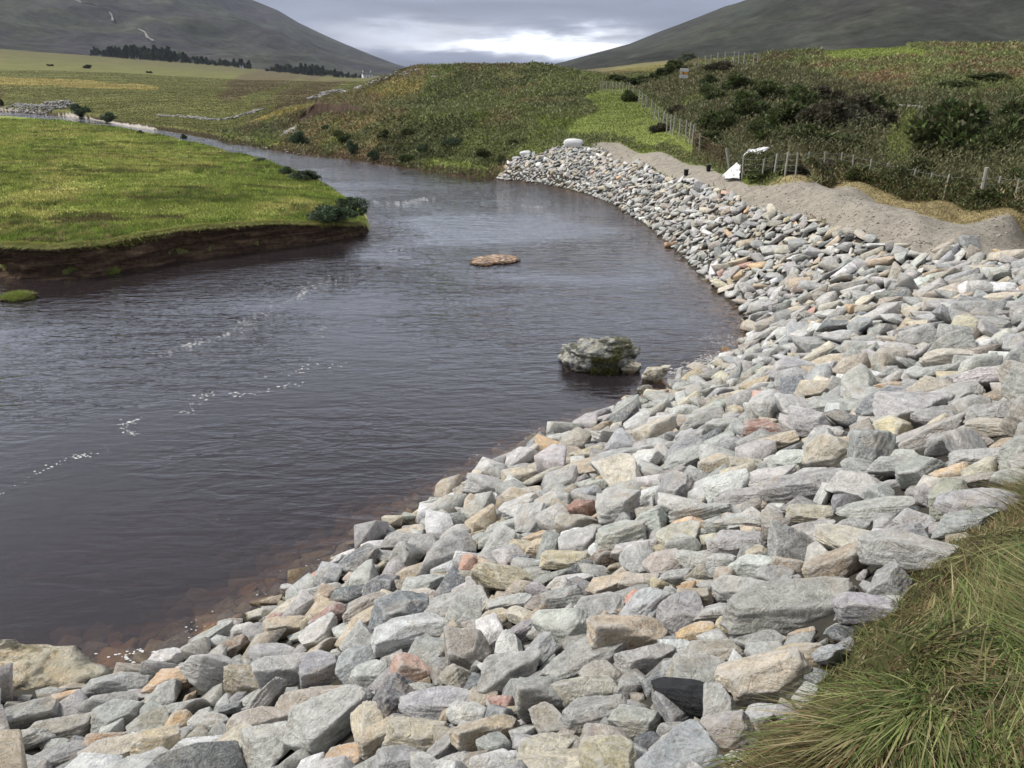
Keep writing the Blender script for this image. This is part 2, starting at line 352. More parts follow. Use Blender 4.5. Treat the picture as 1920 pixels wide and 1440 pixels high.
def leafmat(name, var=.3, trans=.25):
    m, nt, b = newmat(name); a = N(nt, 'ShaderNodeAttribute', attribute_name='Col')
    g = N(nt, 'ShaderNodeNewGeometry'); n = noise(nt, g.outputs['Position'], 1.3, 3, .6)
    c = mixc(nt, 1, a.outputs['Color'], ramp(nt, n, [(.3, 1 - var), (.7, 1 + var)]), 'MULTIPLY')
    lk(nt, c, b.inputs['Base Color']); b.inputs['Roughness'].default_value = .6
    t = N(nt, 'ShaderNodeBsdfTranslucent'); lk(nt, c, t.inputs[0]); mx = N(nt, 'ShaderNodeMixShader'); mx.inputs[0].default_value = trans
    lk(nt, b.outputs[0], mx.inputs[1]); lk(nt, t.outputs[0], mx.inputs[2])
    lk(nt, mx.outputs[0], nt.nodes['Material Output'].inputs[0]); return m
M = {}
M['leaf'] = leafmat('foliage'); M['blade'] = leafmat('grass_blades', .12, .3)
def groundmat():
    m, nt, b = newmat('ground'); a = N(nt, 'ShaderNodeAttribute', attribute_name='Col'); g = N(nt, 'ShaderNodeNewGeometry'); P = g.outputs['Position']
    n1 = noise(nt, P, 3.5, 8, .7); n2 = noise(nt, mapping(nt, P, (.12, .05, .12)), 1, 6, .6)
    c = mixc(nt, 1, a.outputs['Color'], ramp(nt, n1, [(.25, .62), (.75, 1.4)]), 'MULTIPLY')
    c = mixc(nt, 1, c, ramp(nt, n2, [(.3, .82), (.7, 1.18)]), 'MULTIPLY')
    lk(nt, c, b.inputs['Base Color']); b.inputs['Roughness'].default_value = .95; b.inputs['Specular IOR Level'].default_value = .1
    bump(nt, b, noise(nt, P, 5, 9, .75), .55, .12); return m
M['ground'] = groundmat()
def rockmat(name, stuff=False, lichen=0.0, wetline=True):
    m, nt, b = newmat(name); g = N(nt, 'ShaderNodeNewGeometry'); P = g.outputs['Position']
    if stuff: base = N(nt, 'ShaderNodeAttribute', attribute_name='Col').outputs['Color']
    else:
        oi = N(nt, 'ShaderNodeObjectInfo'); base = oi.outputs['Color']
        add = N(nt, 'ShaderNodeVectorMath', operation='ADD'); sc_ = N(nt, 'ShaderNodeVectorMath', operation='SCALE')
        cb = N(nt, 'ShaderNodeCombineXYZ'); 
        for i in range(3): lk(nt, oi.outputs['Random'], cb.inputs[i])
        lk(nt, cb.outputs[0], sc_.inputs[0]); sc_.inputs['Scale'].default_value = 37.0
        lk(nt, P, add.inputs[0]); lk(nt, sc_.outputs[0], add.inputs[1]); P = add.outputs[0]
    big = noise(nt, P, 2.2, 5, .6, .8); med = noise(nt, P, 9, 8, .68, .3); fine = noise(nt, P, 55, 8, .7)
    c = mixc(nt, 1, base, ramp(nt, med, [(.28, .58), (.5, .98), (.72, 1.38)]), 'MULTIPLY')
    c = mixc(nt, 1, c, ramp(nt, fine, [(.32, .70), (.68, 1.28)]), 'MULTIPLY')
    tan = ramp(nt, big, [(.53, 0.0), (.66, .7)])
    c = mixc(nt, tan, c, mixc(nt, .5, c, (.56, .43, .29)))
    if not stuff:
        t = N(nt, 'ShaderNodeTexCoord'); wv = N(nt, 'ShaderNodeTexWave', bands_direction='Z'); lk(nt, t.outputs['Object'], wv.inputs[0])
        wv.inputs['Scale'].default_value = 3.1; wv.inputs['Distortion'].default_value = 7; wv.inputs['Detail'].default_value = 5; wv.inputs['Detail Scale'].default_value = 1.6; wv.inputs['Detail Roughness'].default_value = .65
        c = mixc(nt, 1, c, ramp(nt, wv.outputs['Fac'], [(0, .93), (.6, 1.0), (1, 1.06)]), 'MULTIPLY')
    # broken, chalky scuffs and quartz veins
    v1 = noise(nt, P, 5.5, 9, .72, 1.6)
    vein = ramp(nt, mth(nt, 'ABSOLUTE', mth(nt, 'SUBTRACT', v1, .5)), [(0, .5), (.010, .25), (.03, 0.0)])
    c = mixc(nt, vein, c, (.70, .69, .66))
    sc1 = ramp(nt, noise(nt, mapping(nt, P, (1, 1.5, 1.1), (.5, .3, .8)), 7.0, 10, .78, .9), [(.53, 0.0), (.64, .55 if not lichen else .12)]); c = mixc(nt, sc1, c, (.70, .69, .65))
    dk1 = ramp(nt, noise(nt, mapping(nt, P, (2.0, 1, 3.0), (.2, .9, .1), (3, 1, 5)), 4.0, 9, .75, .6), [(.56, 0.0), (.68, .55)]); c = mixc(nt, dk1, c, mixc(nt, 1, c, (.45, .43, .40), 'MULTIPLY'))
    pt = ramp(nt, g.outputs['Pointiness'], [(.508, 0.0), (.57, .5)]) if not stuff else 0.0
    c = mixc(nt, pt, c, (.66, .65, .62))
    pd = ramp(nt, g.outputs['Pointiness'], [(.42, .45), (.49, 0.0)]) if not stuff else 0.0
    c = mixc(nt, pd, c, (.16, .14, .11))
    if lichen:
        gn = N(nt, 'ShaderNodeSeparateXYZ'); lk(nt, g.outputs['Normal'], gn.inputs[0]); topm = ramp(nt, gn.outputs[2], [(.15, 0.12), (.75, 1.0)])
        l = ramp(nt, noise(nt, P, 4.2, 9, .75, .5), [(.46, 0.0), (.54, lichen)]); c = mixc(nt, mth(nt, 'MULTIPLY', l, topm), c, (.60, .57, .44)); ms = ramp(nt, noise(nt, P, 2.6, 6, .7), [(.50, 0.0), (.60, .7)]); c = mixc(nt, ms, c, (.085, .085, .03))
        l2 = ramp(nt, noise(nt, mapping(nt, P, (1, 1, 2.2), (0, 0, 0), (7, 3, 1)), 3.3, 8, .7), [(.50, 0.0), (.60, .85)]); c = mixc(nt, l2, c, (.030, .028, .018))
    sp = N(nt, 'ShaderNodeSeparateXYZ'); lk(nt, g.outputs['Position'], sp.inputs[0])
    wn = mth(nt, 'ADD', sp.outputs[2], mth(nt, 'MULTIPLY', mth(nt, 'SUBTRACT', med, .5), .10))
    wet = ramp(nt, wn, [(0.0, 1.0), (.05, .8), (.085, 0.0)])
    c = mixc(nt, wet, c, mixc(nt, 1, c, (.33, .27, .20), 'MULTIPLY'))
    lk(nt, c, b.inputs['Base Color']); b.inputs['Roughness'].default_value = .8; b.inputs['Specular IOR Level'].default_value = .3
    crk = N(nt, 'ShaderNodeTexVoronoi', feature='DISTANCE_TO_EDGE'); crk.inputs['Scale'].default_value = 6.5; lk(nt, P, crk.inputs['Vector']); ce = ramp(nt, crk.outputs['Distance'], [(0, 0.0), (.05, 1.0)])
    hh = mth(nt, 'ADD', mth(nt, 'ADD', mth(nt, 'MULTIPLY', v1, .8), mth(nt, 'MULTIPLY', ce, .10)), mth(nt, 'ADD', mth(nt, 'MULTIPLY', med, 1.15), mth(nt, 'MULTIPLY', fine, .34)))
    bump(nt, b, hh, 1.0, .05); return m
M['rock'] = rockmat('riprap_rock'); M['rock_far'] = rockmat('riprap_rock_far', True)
M['rock_old'] = rockmat('weathered_rock', False, .62)
M['wood'] = simple('weathered_wood', (.33, .31, .27), .3, 9); M['wire'] = simple('galvanised_wire', (.30, .31, .31), .1, 9, .5)
M['rust'] = simple('rusty_mesh', (.12, .065, .04), .3, 9); M['soil'] = simple('bank_soil', (.085, .055, .036), .55, 2.2, .95, .8, .08)
M['white_sheet'] = simple('white_geotextile', (.68, .68, .67), .06, 3, .7, .5, .03); M['black'] = simple('black_plastic', (.015, .015, .017), .2, 5, .45)
M['log'] = simple('tarred_timber', (.030, .031, .034), .6, 14, .7, 1.0, .03)
M['bark'] = simple('bark', (.07, .055, .04), .3, 8); M['wall_white'] = simple('white_render', (.8, .8, .78), .05, 1)
M['slate'] = simple('slate_roof', (.10, .10, .11), .2, 3); M['glass'] = simple('window_glass', (.03, .035, .04), .1, 3, .2)
M['plank'] = simple('pale_plank', (.75, .73, .68), .1, 6)

# ------------------------------------------------------------------ zones for ground colour and plants
ZP = {
 'track': zpoly([(1125, 267), (1160, 268), (1250, 290), (1310, 310), (1350, 326), (1400, 350), (1480, 342), (1520, 342), (1560, 352), (1640, 375), (1720, 401), (1800, 421), (1925, 446), (2100, 470), (2100, 500), (1925, 486), (1830, 480), (1740, 486), (1650, 470), (1560, 437), (1480, 408), (1395, 388), (1340, 359), (1290, 337), (1200, 305), (1130, 279), (1100, 272)]),
 'verge': zpoly([(1440, 345), (1480, 328), (1560, 328), (1640, 350), (1720, 376), (1800, 392), (1925, 405), (2100, 420), (2100, 470), (1925, 448), (1800, 423), (1720, 403), (1640, 377), (1560, 354), (1500, 344)]),
 'patch': zpoly([(1540, 100), (1590, 90), (1700, 90), (1748, 97), (1740, 108), (1640, 112), (1560, 116)]),
 'patch2': zpoly([(1700, 82), (1760, 76), (1780, 80), (1740, 84)]),
 'gully': zpoly([(1655, 300), (1668, 255), (1700, 218), (1722, 215), (1712, 240), (1705, 275), (1702, 305)]),
 'gully2': zpoly([(1268, 205), (1290, 190), (1310, 186), (1308, 200), (1280, 208)]),
 'green': zpoly([(1090, 185), (1130, 165), (1180, 168), (1215, 200), (1250, 235), (1300, 275), (1290, 290), (1240, 272), (1160, 262), (1060, 255), (1080, 225), (1120, 210)]),
 'ochre': zpoly([(-200, 140), (0, 143), (150, 150), (300, 163), (290, 169), (150, 166), (0, 160), (-200, 155)]),
 'ochre2': zpoly([(460, 232), (500, 215), (545, 200), (585, 196), (610, 203), (560, 210), (520, 222)]),
 'ochre3': zpoly([(680, 175), (740, 150), (800, 150), (790, 165), (730, 185)]),
 'gravel': zpoly([(-100, 193), (0, 199), (150, 212), (245, 234), (300, 243), (238, 240), (150, 221), (0, 211), (-100, 206)]),
 'scar': zpoly([(553, 232), (580, 212), (600, 206), (660, 207), (640, 212), (600, 214), (575, 228)]),
 'scar2': zpoly([(526, 252), (545, 240), (560, 236), (556, 246), (540, 256)]),
 'scar3': zpoly([(900, 338), (915, 318), (950, 300), (980, 292), (960, 318), (935, 340)]),
 'heath': zpoly([(1190, 172), (1240, 140), (1330, 130), (1420, 128), (1560, 150), (1680, 175), (1925, 190), (2100, 190), (2100, 400), (1925, 410), (1820, 398), (1700, 370), (1600, 338), (1490, 326), (1440, 330), (1400, 335), (1340, 312), (1310, 262), (1260, 220)]),
 'slabz': zpoly([(-200, 1215), (60, 1228), (250, 1243), (235, 1278), (130, 1305), (0, 1318), (-200, 1330)]),
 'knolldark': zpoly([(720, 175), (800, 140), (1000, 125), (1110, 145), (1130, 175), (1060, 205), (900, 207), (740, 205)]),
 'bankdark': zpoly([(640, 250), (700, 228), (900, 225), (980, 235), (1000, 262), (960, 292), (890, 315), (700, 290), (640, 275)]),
}
RIP = [p for p in toe if p[1] > -1][:] + hpts([(-60, 1300), (-60, 1600), (700, 1700)]) + [(.5, 1.9)] + [q for q in FG[2:-4]] + hpts([(1990, 800), (1990, 490)]) + hpts([(1925, 486), (1830, 480), (1740, 486), (1650, 470), (1560, 437), (1480, 408), (1395, 388), (1340, 359), (1290, 337), (1200, 305), (1130, 279), (1085, 276), (1030, 284), (985, 293), (950, 312)])
def mixn(a, b, t): return a * (1 - t[:, None]) + b * t[:, None]
CA = {'mead': (.325, .345, .100), 'mead_y': (.46, .395, .155), 'mead_g': (.21, .27, .055), 'moor': (.225, .20, .07), 'moor_g': (.15, .152, .05), 'moor_b': (.115, .085, .045),
      'track': (.29, .26, .215), 'ochre': (.33, .265, .09), 'bracken': (.150, .165, .060), 'brown': (.185, .135, .070), 'heath': (.115, .120, .055), 'green': (.155, .185, .045), 'lime': (.19, .225, .055),
      'soil': (.045, .03, .02), 'gravel': (.44, .40, .35), 'bed': (.135, .095, .066), 'rip': (.06, .055, .045), 'dry': (.33, .27, .14), 'fg': (.055, .058, .02)}
CA = {k: np.array(v) for k, v in CA.items()}
def zone_colour(x, y, z):
    n = x.size; r = np.hypot(x, y); c = np.tile(CA['moor'], (n, 1))
    f1 = fbm2(x / (6 + r * .12), y / (6 + r * .25), 4, 11); f2 = fbm2(x / 3, y / 3, 4, 12); f3 = fbm2(x / (2 + r * .05), y / (3 + r * .15), 3, 14)
    c = mixn(c, CA['moor_g'], sstep(.45, .58, f1)); c = mixn(c, CA['moor_b'], sstep(.56, .66, f3) * .8)
    c = mixn(c, CA['moor_b'] * np.array([.9, 1, 1.0]), sstep(350, 800, r) * .6)
    nearR = (r < 150 + 60 * (fbm2(x / 14, y / 14, 3, 141) - .5)) & (y > 20)
    br = nearR & (x > -28 + 16 * (fbm2(x / 9, y / 9, 3, 140) - .5))
    cb = mixn(np.tile(CA['green'], (n, 1)), CA['bracken'], sstep(.40, .50, f2)); cb = mixn(cb, CA['brown'], sstep(.55, .66, f3) * .8)
    c[br] = cb[br]
    hill = br & (x > 12) & (r > 55)
    ch_ = mixn(np.tile(CA['bracken'] * 1.5, (n, 1)), CA['brown'] * 1.2, sstep(.45, .6, f2)); ch_ = mixn(ch_, CA['bracken'], sstep(.5, .6, f3)); c[hill] = ch_[hill]
    def z_(name, v, j=.004, m=1.0):
        k = inz(x, y, ZP[name], j, hash(name[0]) % 7 if False else len(name))
        c[k] = c[k] * (1 - m) + v * m
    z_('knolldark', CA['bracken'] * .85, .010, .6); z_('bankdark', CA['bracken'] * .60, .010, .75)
    dkp = br & (fbm2(x / 7, y / 9, 4, 171) > .56); c[dkp] = c[dkp] * .62; brp = br & (fbm2(x / 6, y / 8, 4, 172) > .60) & ~dkp; c[brp] = c[brp] * .5 + CA['brown'] * .5
    z_('heath', CA['heath'], .004, .85); z_('patch', CA['lime']); z_('patch2', CA['lime'] * .9, .002); z_('gully', CA['lime'] * .9, .003); z_('gully2', CA['lime'] * .8, .002)
    z_('green', CA['green'] * 1.15, .006, .85); z_('ochre', CA['ochre'], .004, .8); z_('ochre2', CA['ochre'], .004); z_('ochre3', CA['ochre'] * .8, .005, .7)
    z_('gravel', CA['gravel'], .001); z_('scar', CA['soil'], .002); z_('scar2', CA['gravel'], .002); z_('scar3', np.array((.15, .11, .06)), .003)
    mead = in_poly(x, y, MEAD)
    cm = mixn(np.tile(CA['mead'], (n, 1)), CA['mead_y'], sstep(.48, .66, fbm2(x / 5, y / 4, 4, 41)) * .5)
    edge = seg_dist(x, y, mead_front + mead_back, False)
    cm = mixn(cm, CA['mead_g'], np.clip(sstep(5, 1, edge) * sstep(.35, .55, f2) + sstep(.54, .66, f3) * .6, 0, 1))
    cm = mixn(cm, CA['moor_b'], sstep(.66, .72, fbm2(x / 2.2, y / 1.2, 3, 43)) * .8)
    cm = cm * (.72 + .56 * fbm2(x / .7, y / .45, 3, 47))[:, None]; cm = mixn(cm, CA['mead_g'] * .7, sstep(.60, .68, fbm2(x / 1.5, y / .9, 3, 48)) * .7)
    c[mead] = cm[mead]
    front = mead & (z < .62) & (seg_dist(x, y, mead_front, False) < .5); c[front] = CA['soil']
    z_('verge', CA['green'], .002); 
    dry = inz(x, y, ZP['verge'], .002, 5) & ((x < 19) | (fbm2(x / .8, y / .8, 3, 55) > .52)); c[dry] = CA['dry']
    z_('track', CA['track'], .0012)
    rip = in_poly(x, y, RIP); c[rip] = CA['rip']  # ground between the rocks darkened to stand for the gap shadows
    fg = in_poly(x, y, FG); c[fg] = CA['fg']
    riv = in_poly(x, y, RIV)
    cb = mixn(np.tile(CA['bed'], (n, 1)), CA['bed'] * .45, sstep(.42, .58, fbm2(x / 1.6, y / 1.6, 4, 70)))
    sp = fbm2(x / .55, y / .4, 2, 71); cb = mixn(cb, np.array((.34, .21, .14)), sstep(.74, .80, sp) * .7)
    c[riv] = cb[riv]
    edgeb = ~riv & ~rip & ~fg & (z < .35) & (r > 40) & (seg_dist(x, y, far_bank, False) < 2.0) & ~inz(x, y, ZP['gravel'], .001, 6); c[edgeb] = CA['soil'] * 1.2
    return c
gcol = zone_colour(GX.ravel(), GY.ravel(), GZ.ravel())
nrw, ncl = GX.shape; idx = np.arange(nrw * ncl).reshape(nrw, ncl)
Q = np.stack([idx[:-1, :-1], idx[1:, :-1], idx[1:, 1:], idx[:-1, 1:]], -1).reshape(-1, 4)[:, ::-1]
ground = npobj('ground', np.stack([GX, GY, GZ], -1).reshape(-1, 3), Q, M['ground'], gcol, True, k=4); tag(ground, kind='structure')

# mountains beyond the moor
def mountain(name, cols, rr, tint, seed):
    px = np.array([c_[0] for c_ in cols]); top = np.array([c_[1] for c_ in cols]); rt = np.array([c_[2] for c_ in cols])
    pxs = np.linspace(px[0], px[-1], 420); ty = np.interp(pxs, px, top); tr = np.interp(pxs, px, rt)
    u = (pxs - 960) / F; v = (720 - ty) / F; c, s = math.cos(PITCH), math.sin(PITCH)
    dx, dy, dz = u, c + v * s, -s + v * c; hh = np.hypot(dx, dy); dx, dy, el = dx / hh, dy / hh, dz / hh
    rows = np.concatenate([np.linspace(0, 1, 150), np.linspace(1.02, 1.6, 20)])
    V = []
    zt = H + el * tr
    z0 = np.maximum(gz(dx * rr, dy * rr) - 2, 1.0)
    for t in rows:
        r = rr + (tr - rr) * t
        e = np.where(t <= 1, t ** 1.25, 1 - (t - 1) * 1.2)
        z = z0 + (zt - z0) * e
        x = dx * r; y = dy * r
        n = fbm2(x / 420, y / 420, 5, seed, .55) - .5
        g = np.abs(fbm2(x / 230, y / 600, 4, seed + 5) - .5)
        k = np.sin(min(t, 1) * math.pi) if t < 1 else 0.2
        z = z + (n * 90 - g * 130) * k * np.clip((zt - z0) / 250, .15, 1)
        V.append(np.stack([x, y, z], -1))
    V = np.array(V); R, Cn = V.shape[:2]; ix = np.arange(R * Cn).reshape(R, Cn)
    Q = np.stack([ix[:-1, :-1], ix[:-1, 1:], ix[1:, 1:], ix[1:, :-1]], -1).reshape(-1, 4)
    m, nt, b = newmat(name); g = N(nt, 'ShaderNodeNewGeometry'); P = g.outputs['Position']
    n1 = noise(nt, P, .006, 8, .62, .4); n2 = noise(nt, P, .03, 8, .7); n3 = noise(nt, mapping(nt, P, (.005, .003, .006)), 1, 7, .65, .8)
    c_ = mixc(nt, ramp(nt, n1, [(.42, 0.0), (.60, 1.0)]), tint[0], tint[1]); c_ = mixc(nt, ramp(nt, n3, [(.52, 0.0), (.68, .7)]), c_, tint[2])
    n4 = noise(nt, mapping(nt, P, (.010, .0016, .004), (0, 0, .3)), 1, 8, .7, .6); c_ = mixc(nt, 1, c_, ramp(nt, n4, [(.34, .55), (.52, 1.0), (.70, 1.35)]), 'MULTIPLY'); n5 = noise(nt, P, .09, 6, .75)
    c_ = mixc(nt, 1, c_, ramp(nt, n5, [(.35, .75), (.65, 1.22)]), 'MULTIPLY'); c_ = mixc(nt, 1, c_, ramp(nt, n2, [(.3, .66), (.7, 1.38)]), 'MULTIPLY')
    lk(nt, c_, b.inputs['Base Color']); b.inputs['Roughness'].default_value = 1; b.inputs['Specular IOR Level'].default_value = 0
    bump(nt, b, n2, .6, 6)
    o = npobj(name, V.reshape(-1, 3), Q, m, None, True, k=4); tag(o, kind='structure'); return V, pxs
MLV, MLP = mountain('mountain', [(-700, -150, 2600), (-200, -150, 2700), (150, -110, 2900), (330, -55, 3000), (470, -2, 3100), (520, 18, 3100), (560, 42, 3150), (610, 66, 3200), (650, 84, 3250), (700, 104, 3300), (745, 121, 3350), (785, 131, 3400), (900, 145, 3500)], 900,
                    ((.070, .074, .060), (.060, .056, .064), (.088, .092, .062)), 3)
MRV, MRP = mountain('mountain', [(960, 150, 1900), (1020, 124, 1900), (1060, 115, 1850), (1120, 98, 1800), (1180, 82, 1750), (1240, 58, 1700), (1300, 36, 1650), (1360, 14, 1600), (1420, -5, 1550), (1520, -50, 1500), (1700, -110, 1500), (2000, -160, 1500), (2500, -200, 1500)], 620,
                    ((.050, .054, .042), (.046, .044, .040), (.062, .064, .044)), 29)  # dark heather tints with the cloud shade mixed into the colour

# ------------------------------------------------------------------ river
def river():
    X0, X1, Y0, Y1 = -290, 45, .5, 235
    bm = bmesh.new(); box(bm, ((X0 + X1) / 2, (Y0 + Y1) / 2, -1.5), (X1 - X0, Y1 - Y0, 3.0))
    m, nt, b = newmat('river_water'); nt.nodes.remove(b); o = nt.nodes['Material Output']
    g = N(nt, 'ShaderNodeNewGeometry'); P = g.outputs['Position']
    a1 = noise(nt, mapping(nt, P, (.95, 2.6, 1), (0, 0, math.radians(-14))), 1.0, 3, .55, .7)
    a2 = noise(nt, mapping(nt, P, (3.4, 7.5, 1), (0, 0, math.radians(18))), 1.0, 2, .5, .4)
    a3 = noise(nt, mapping(nt, P, (.7, 1.4, 1), (0, 0, math.radians(-30))), 1.0, 4, .55, 1.2)
    calm = ramp(nt, noise(nt, mapping(nt, P, (.10, .16, 1)), 1.0, 1.0, .5, .6), [(.38, .22), (.60, 1.0)])
    spy = N(nt, 'ShaderNodeSeparateXYZ'); lk(nt, P, spy.inputs[0]); calm = mth(nt, 'MULTIPLY', calm, mth(nt, 'ADD', .22, mth(nt, 'MULTIPLY', mth(nt, 'DIVIDE', mth(nt, 'SUBTRACT', spy.outputs[1], 8.0), 18.0, clamp=True), .66)))
    hh = mth(nt, 'ADD', mth(nt, 'ADD', mth(nt, 'MULTIPLY', a1, .9), mth(nt, 'MULTIPLY', a2, .30)), mth(nt, 'MULTIPLY', a3, .35))
    bp = N(nt, 'ShaderNodeBump'); bp.inputs['Distance'].default_value = .13; lk(nt, calm, bp.inputs['Strength']); lk(nt, hh, bp.inputs['Height'])
    fr = N(nt, 'ShaderNodeFresnel'); fr.inputs[0].default_value = 1.33; lk(nt, bp.outputs[0], fr.inputs['Normal'])
    gl = N(nt, 'ShaderNodeBsdfGlossy'); gl.inputs['Roughness'].default_value = .06; gl.inputs['Color'].default_value = (1, 1, 1, 1); lk(nt, bp.outputs[0], gl.inputs['Normal'])
    tr = N(nt, 'ShaderNodeBsdfTransparent')
    df = N(nt, 'ShaderNodeBsdfDiffuse'); df.inputs['Color'].default_value = (.30, .25, .28, 1); tb = N(nt, 'ShaderNodeMixShader'); tb.inputs[0].default_value = .065; lk(nt, tr.outputs[0], tb.inputs[1]); lk(nt, df.outputs[0], tb.inputs[2]); tr = tb   # pale mauve diffuse layer mixed in to keep the water from black
    mx = N(nt, 'ShaderNodeMixShader'); lk(nt, mth(nt, 'MULTIPLY', fr.outputs[0], 1.0, clamp=True), mx.inputs[0]); lk(nt, tr.outputs[0], mx.inputs[1]); lk(nt, gl.outputs[0], mx.inputs[2]); lk(nt, mx.outputs[0], o.inputs[0])
    va = N(nt, 'ShaderNodeVolumeAbsorption'); va.inputs['Color'].default_value = (.62, .52, .43, 1); va.inputs['Density'].default_value = 2.8; lk(nt, va.outputs[0], o.inputs['Volume'])
    w = bmobj('river', bm, m); tag(w, kind='structure')
river()

# ------------------------------------------------------------------ rocks
def ico(sub):
    bm = bmesh.new(); bmesh.ops.create_icosphere(bm, subdivisions=sub, radius=1)
    V = np.array([v.co[:] for v in bm.verts]); T = np.array([[v.index for v in f.verts] for f in bm.faces]); bm.free()
    return V / np.linalg.norm(V, axis=1)[:, None], T
ICO = {s: ico(s) for s in (2, 3, 4, 5)}
def rock_shape(sub, seed, slab=1.0, rough=1.0):
    D_, T = ICO[sub]; g = np.random.default_rng(seed)
    nrm = [np.array(v, float) for v in ((1, 0, 0), (-1, 0, 0), (0, 1, 0), (0, -1, 0), (0, 0, 1), (0, 0, -1))]
    nrm = [n + g.normal(0, .27, 3) for n in nrm]; off = [.46, .46, .46, .46, .44, .46]
    for _ in range(g.integers(8, 14)):
        n = g.normal(0, 1, 3); n[2] = n[2] * .8; nrm.append(n); off.append(g.uniform(.42, .58))
    Nn = np.array([n / np.linalg.norm(n) for n in nrm]); off = np.array(off)
    dt = D_ @ Nn.T
    inv = np.maximum(dt, 1e-3) / off; p = 220.0
    r = 1 / (np.sum(inv ** p, 1) ** (1 / p))
    V = D_ * r[:, None]
    s = seed * 3.1
    n = (vn3(V[:, 0] * 3 + s, V[:, 1] * 3, V[:, 2] * 3, seed) - .5) * .05
    if sub >= 3:
        n += (vn3(V[:, 0] * 7 + s, V[:, 1] * 7, V[:, 2] * 9, seed + 1) - .5) * .06
        lay = V[:, 2] * 7 + 2 * vn3(V[:, 0] * 2, V[:, 1] * 2 + s, V[:, 2] * 2, seed + 3); st_ = lay % 1; n += (st_ ** 3 - .25) * .035
    if sub >= 4:
        n += (vn3(V[:, 0] * 16 + s, V[:, 1] * 16, V[:, 2] * 16, seed + 2) - .5) * .03
        n += (vn3(V[:, 0] * 34 + s, V[:, 1] * 34, V[:, 2] * 34, seed + 4) - .5) * .014
    V = V * (1 + n * rough)[:, None]
    V = V - (V.max(0) + V.min(0)) / 2; V = V / (V.max(0) - V.min(0)); return V, T
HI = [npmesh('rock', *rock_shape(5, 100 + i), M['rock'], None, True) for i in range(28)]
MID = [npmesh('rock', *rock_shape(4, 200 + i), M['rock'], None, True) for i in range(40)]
def hull_shape(seed, npt):
    g = np.random.default_rng(seed); P = g.uniform(-.5, .5, (npt, 3)); P = np.sign(P) * np.abs(P * 2) ** .7 / 2
    bm = bmesh.new(); [bm.verts.new(p) for p in P]; r = bmesh.ops.convex_hull(bm, input=bm.verts); bmesh.ops.delete(bm, geom=[v for v in bm.verts if not v.link_faces], context='VERTS')
    bmesh.ops.dissolve_limit(bm, angle_limit=.28, verts=bm.verts, edges=bm.edges); bmesh.ops.bevel(bm, geom=bm.edges[:], offset=.022, segments=1, affect='EDGES'); bmesh.ops.triangulate(bm, faces=bm.faces); bmesh.ops.recalc_face_normals(bm, faces=bm.faces)
    bm.verts.index_update(); V = np.array([v.co[:] for v in bm.verts]); T = np.array([[v.index for v in f.verts] for f in bm.faces]); bm.free()
    V = V - (V.max(0) + V.min(0)) / 2; return V / (V.max(0) - V.min(0)), T
HULL = [hull_shape(300 + i, 13 + i % 6) for i in range(40)]
VLO = [rock_shape(2, 400 + i)[0] for i in range(24)]; VLOT = ICO[2][1]
PAL = {'lg': (.50, .49, .46), 'g': (.35, .345, .33), 'gg': (.395, .395, .365), 'bg': (.355, .362, .36), 't': (.49, .405, .29), 'c': (.56, .50, .39), 'w': (.66, .655, .63), 'p': (.58, .35, .28), 'r': (.33, .19, .15),
       'o': (.62, .42, .25), 'br': (.26, .19, .13), 'y': (.50, .43, .29), 'dk': (.17, .18, .185), 'pu': (.385, .375, .365), 'tg': (.40, .36, .295)}
CN = {'lg': 'pale grey', 'g': 'mid grey', 'gg': 'greenish grey', 'bg': 'bluish grey', 't': 'tan', 'c': 'cream', 'w': 'whitish', 'p': 'pink', 'r': 'reddish brown', 'o': 'orange tan', 'br': 'dark brown', 'y': 'yellowish', 'dk': 'dark grey', 'pu': 'purplish grey', 'tg': 'brownish grey'}
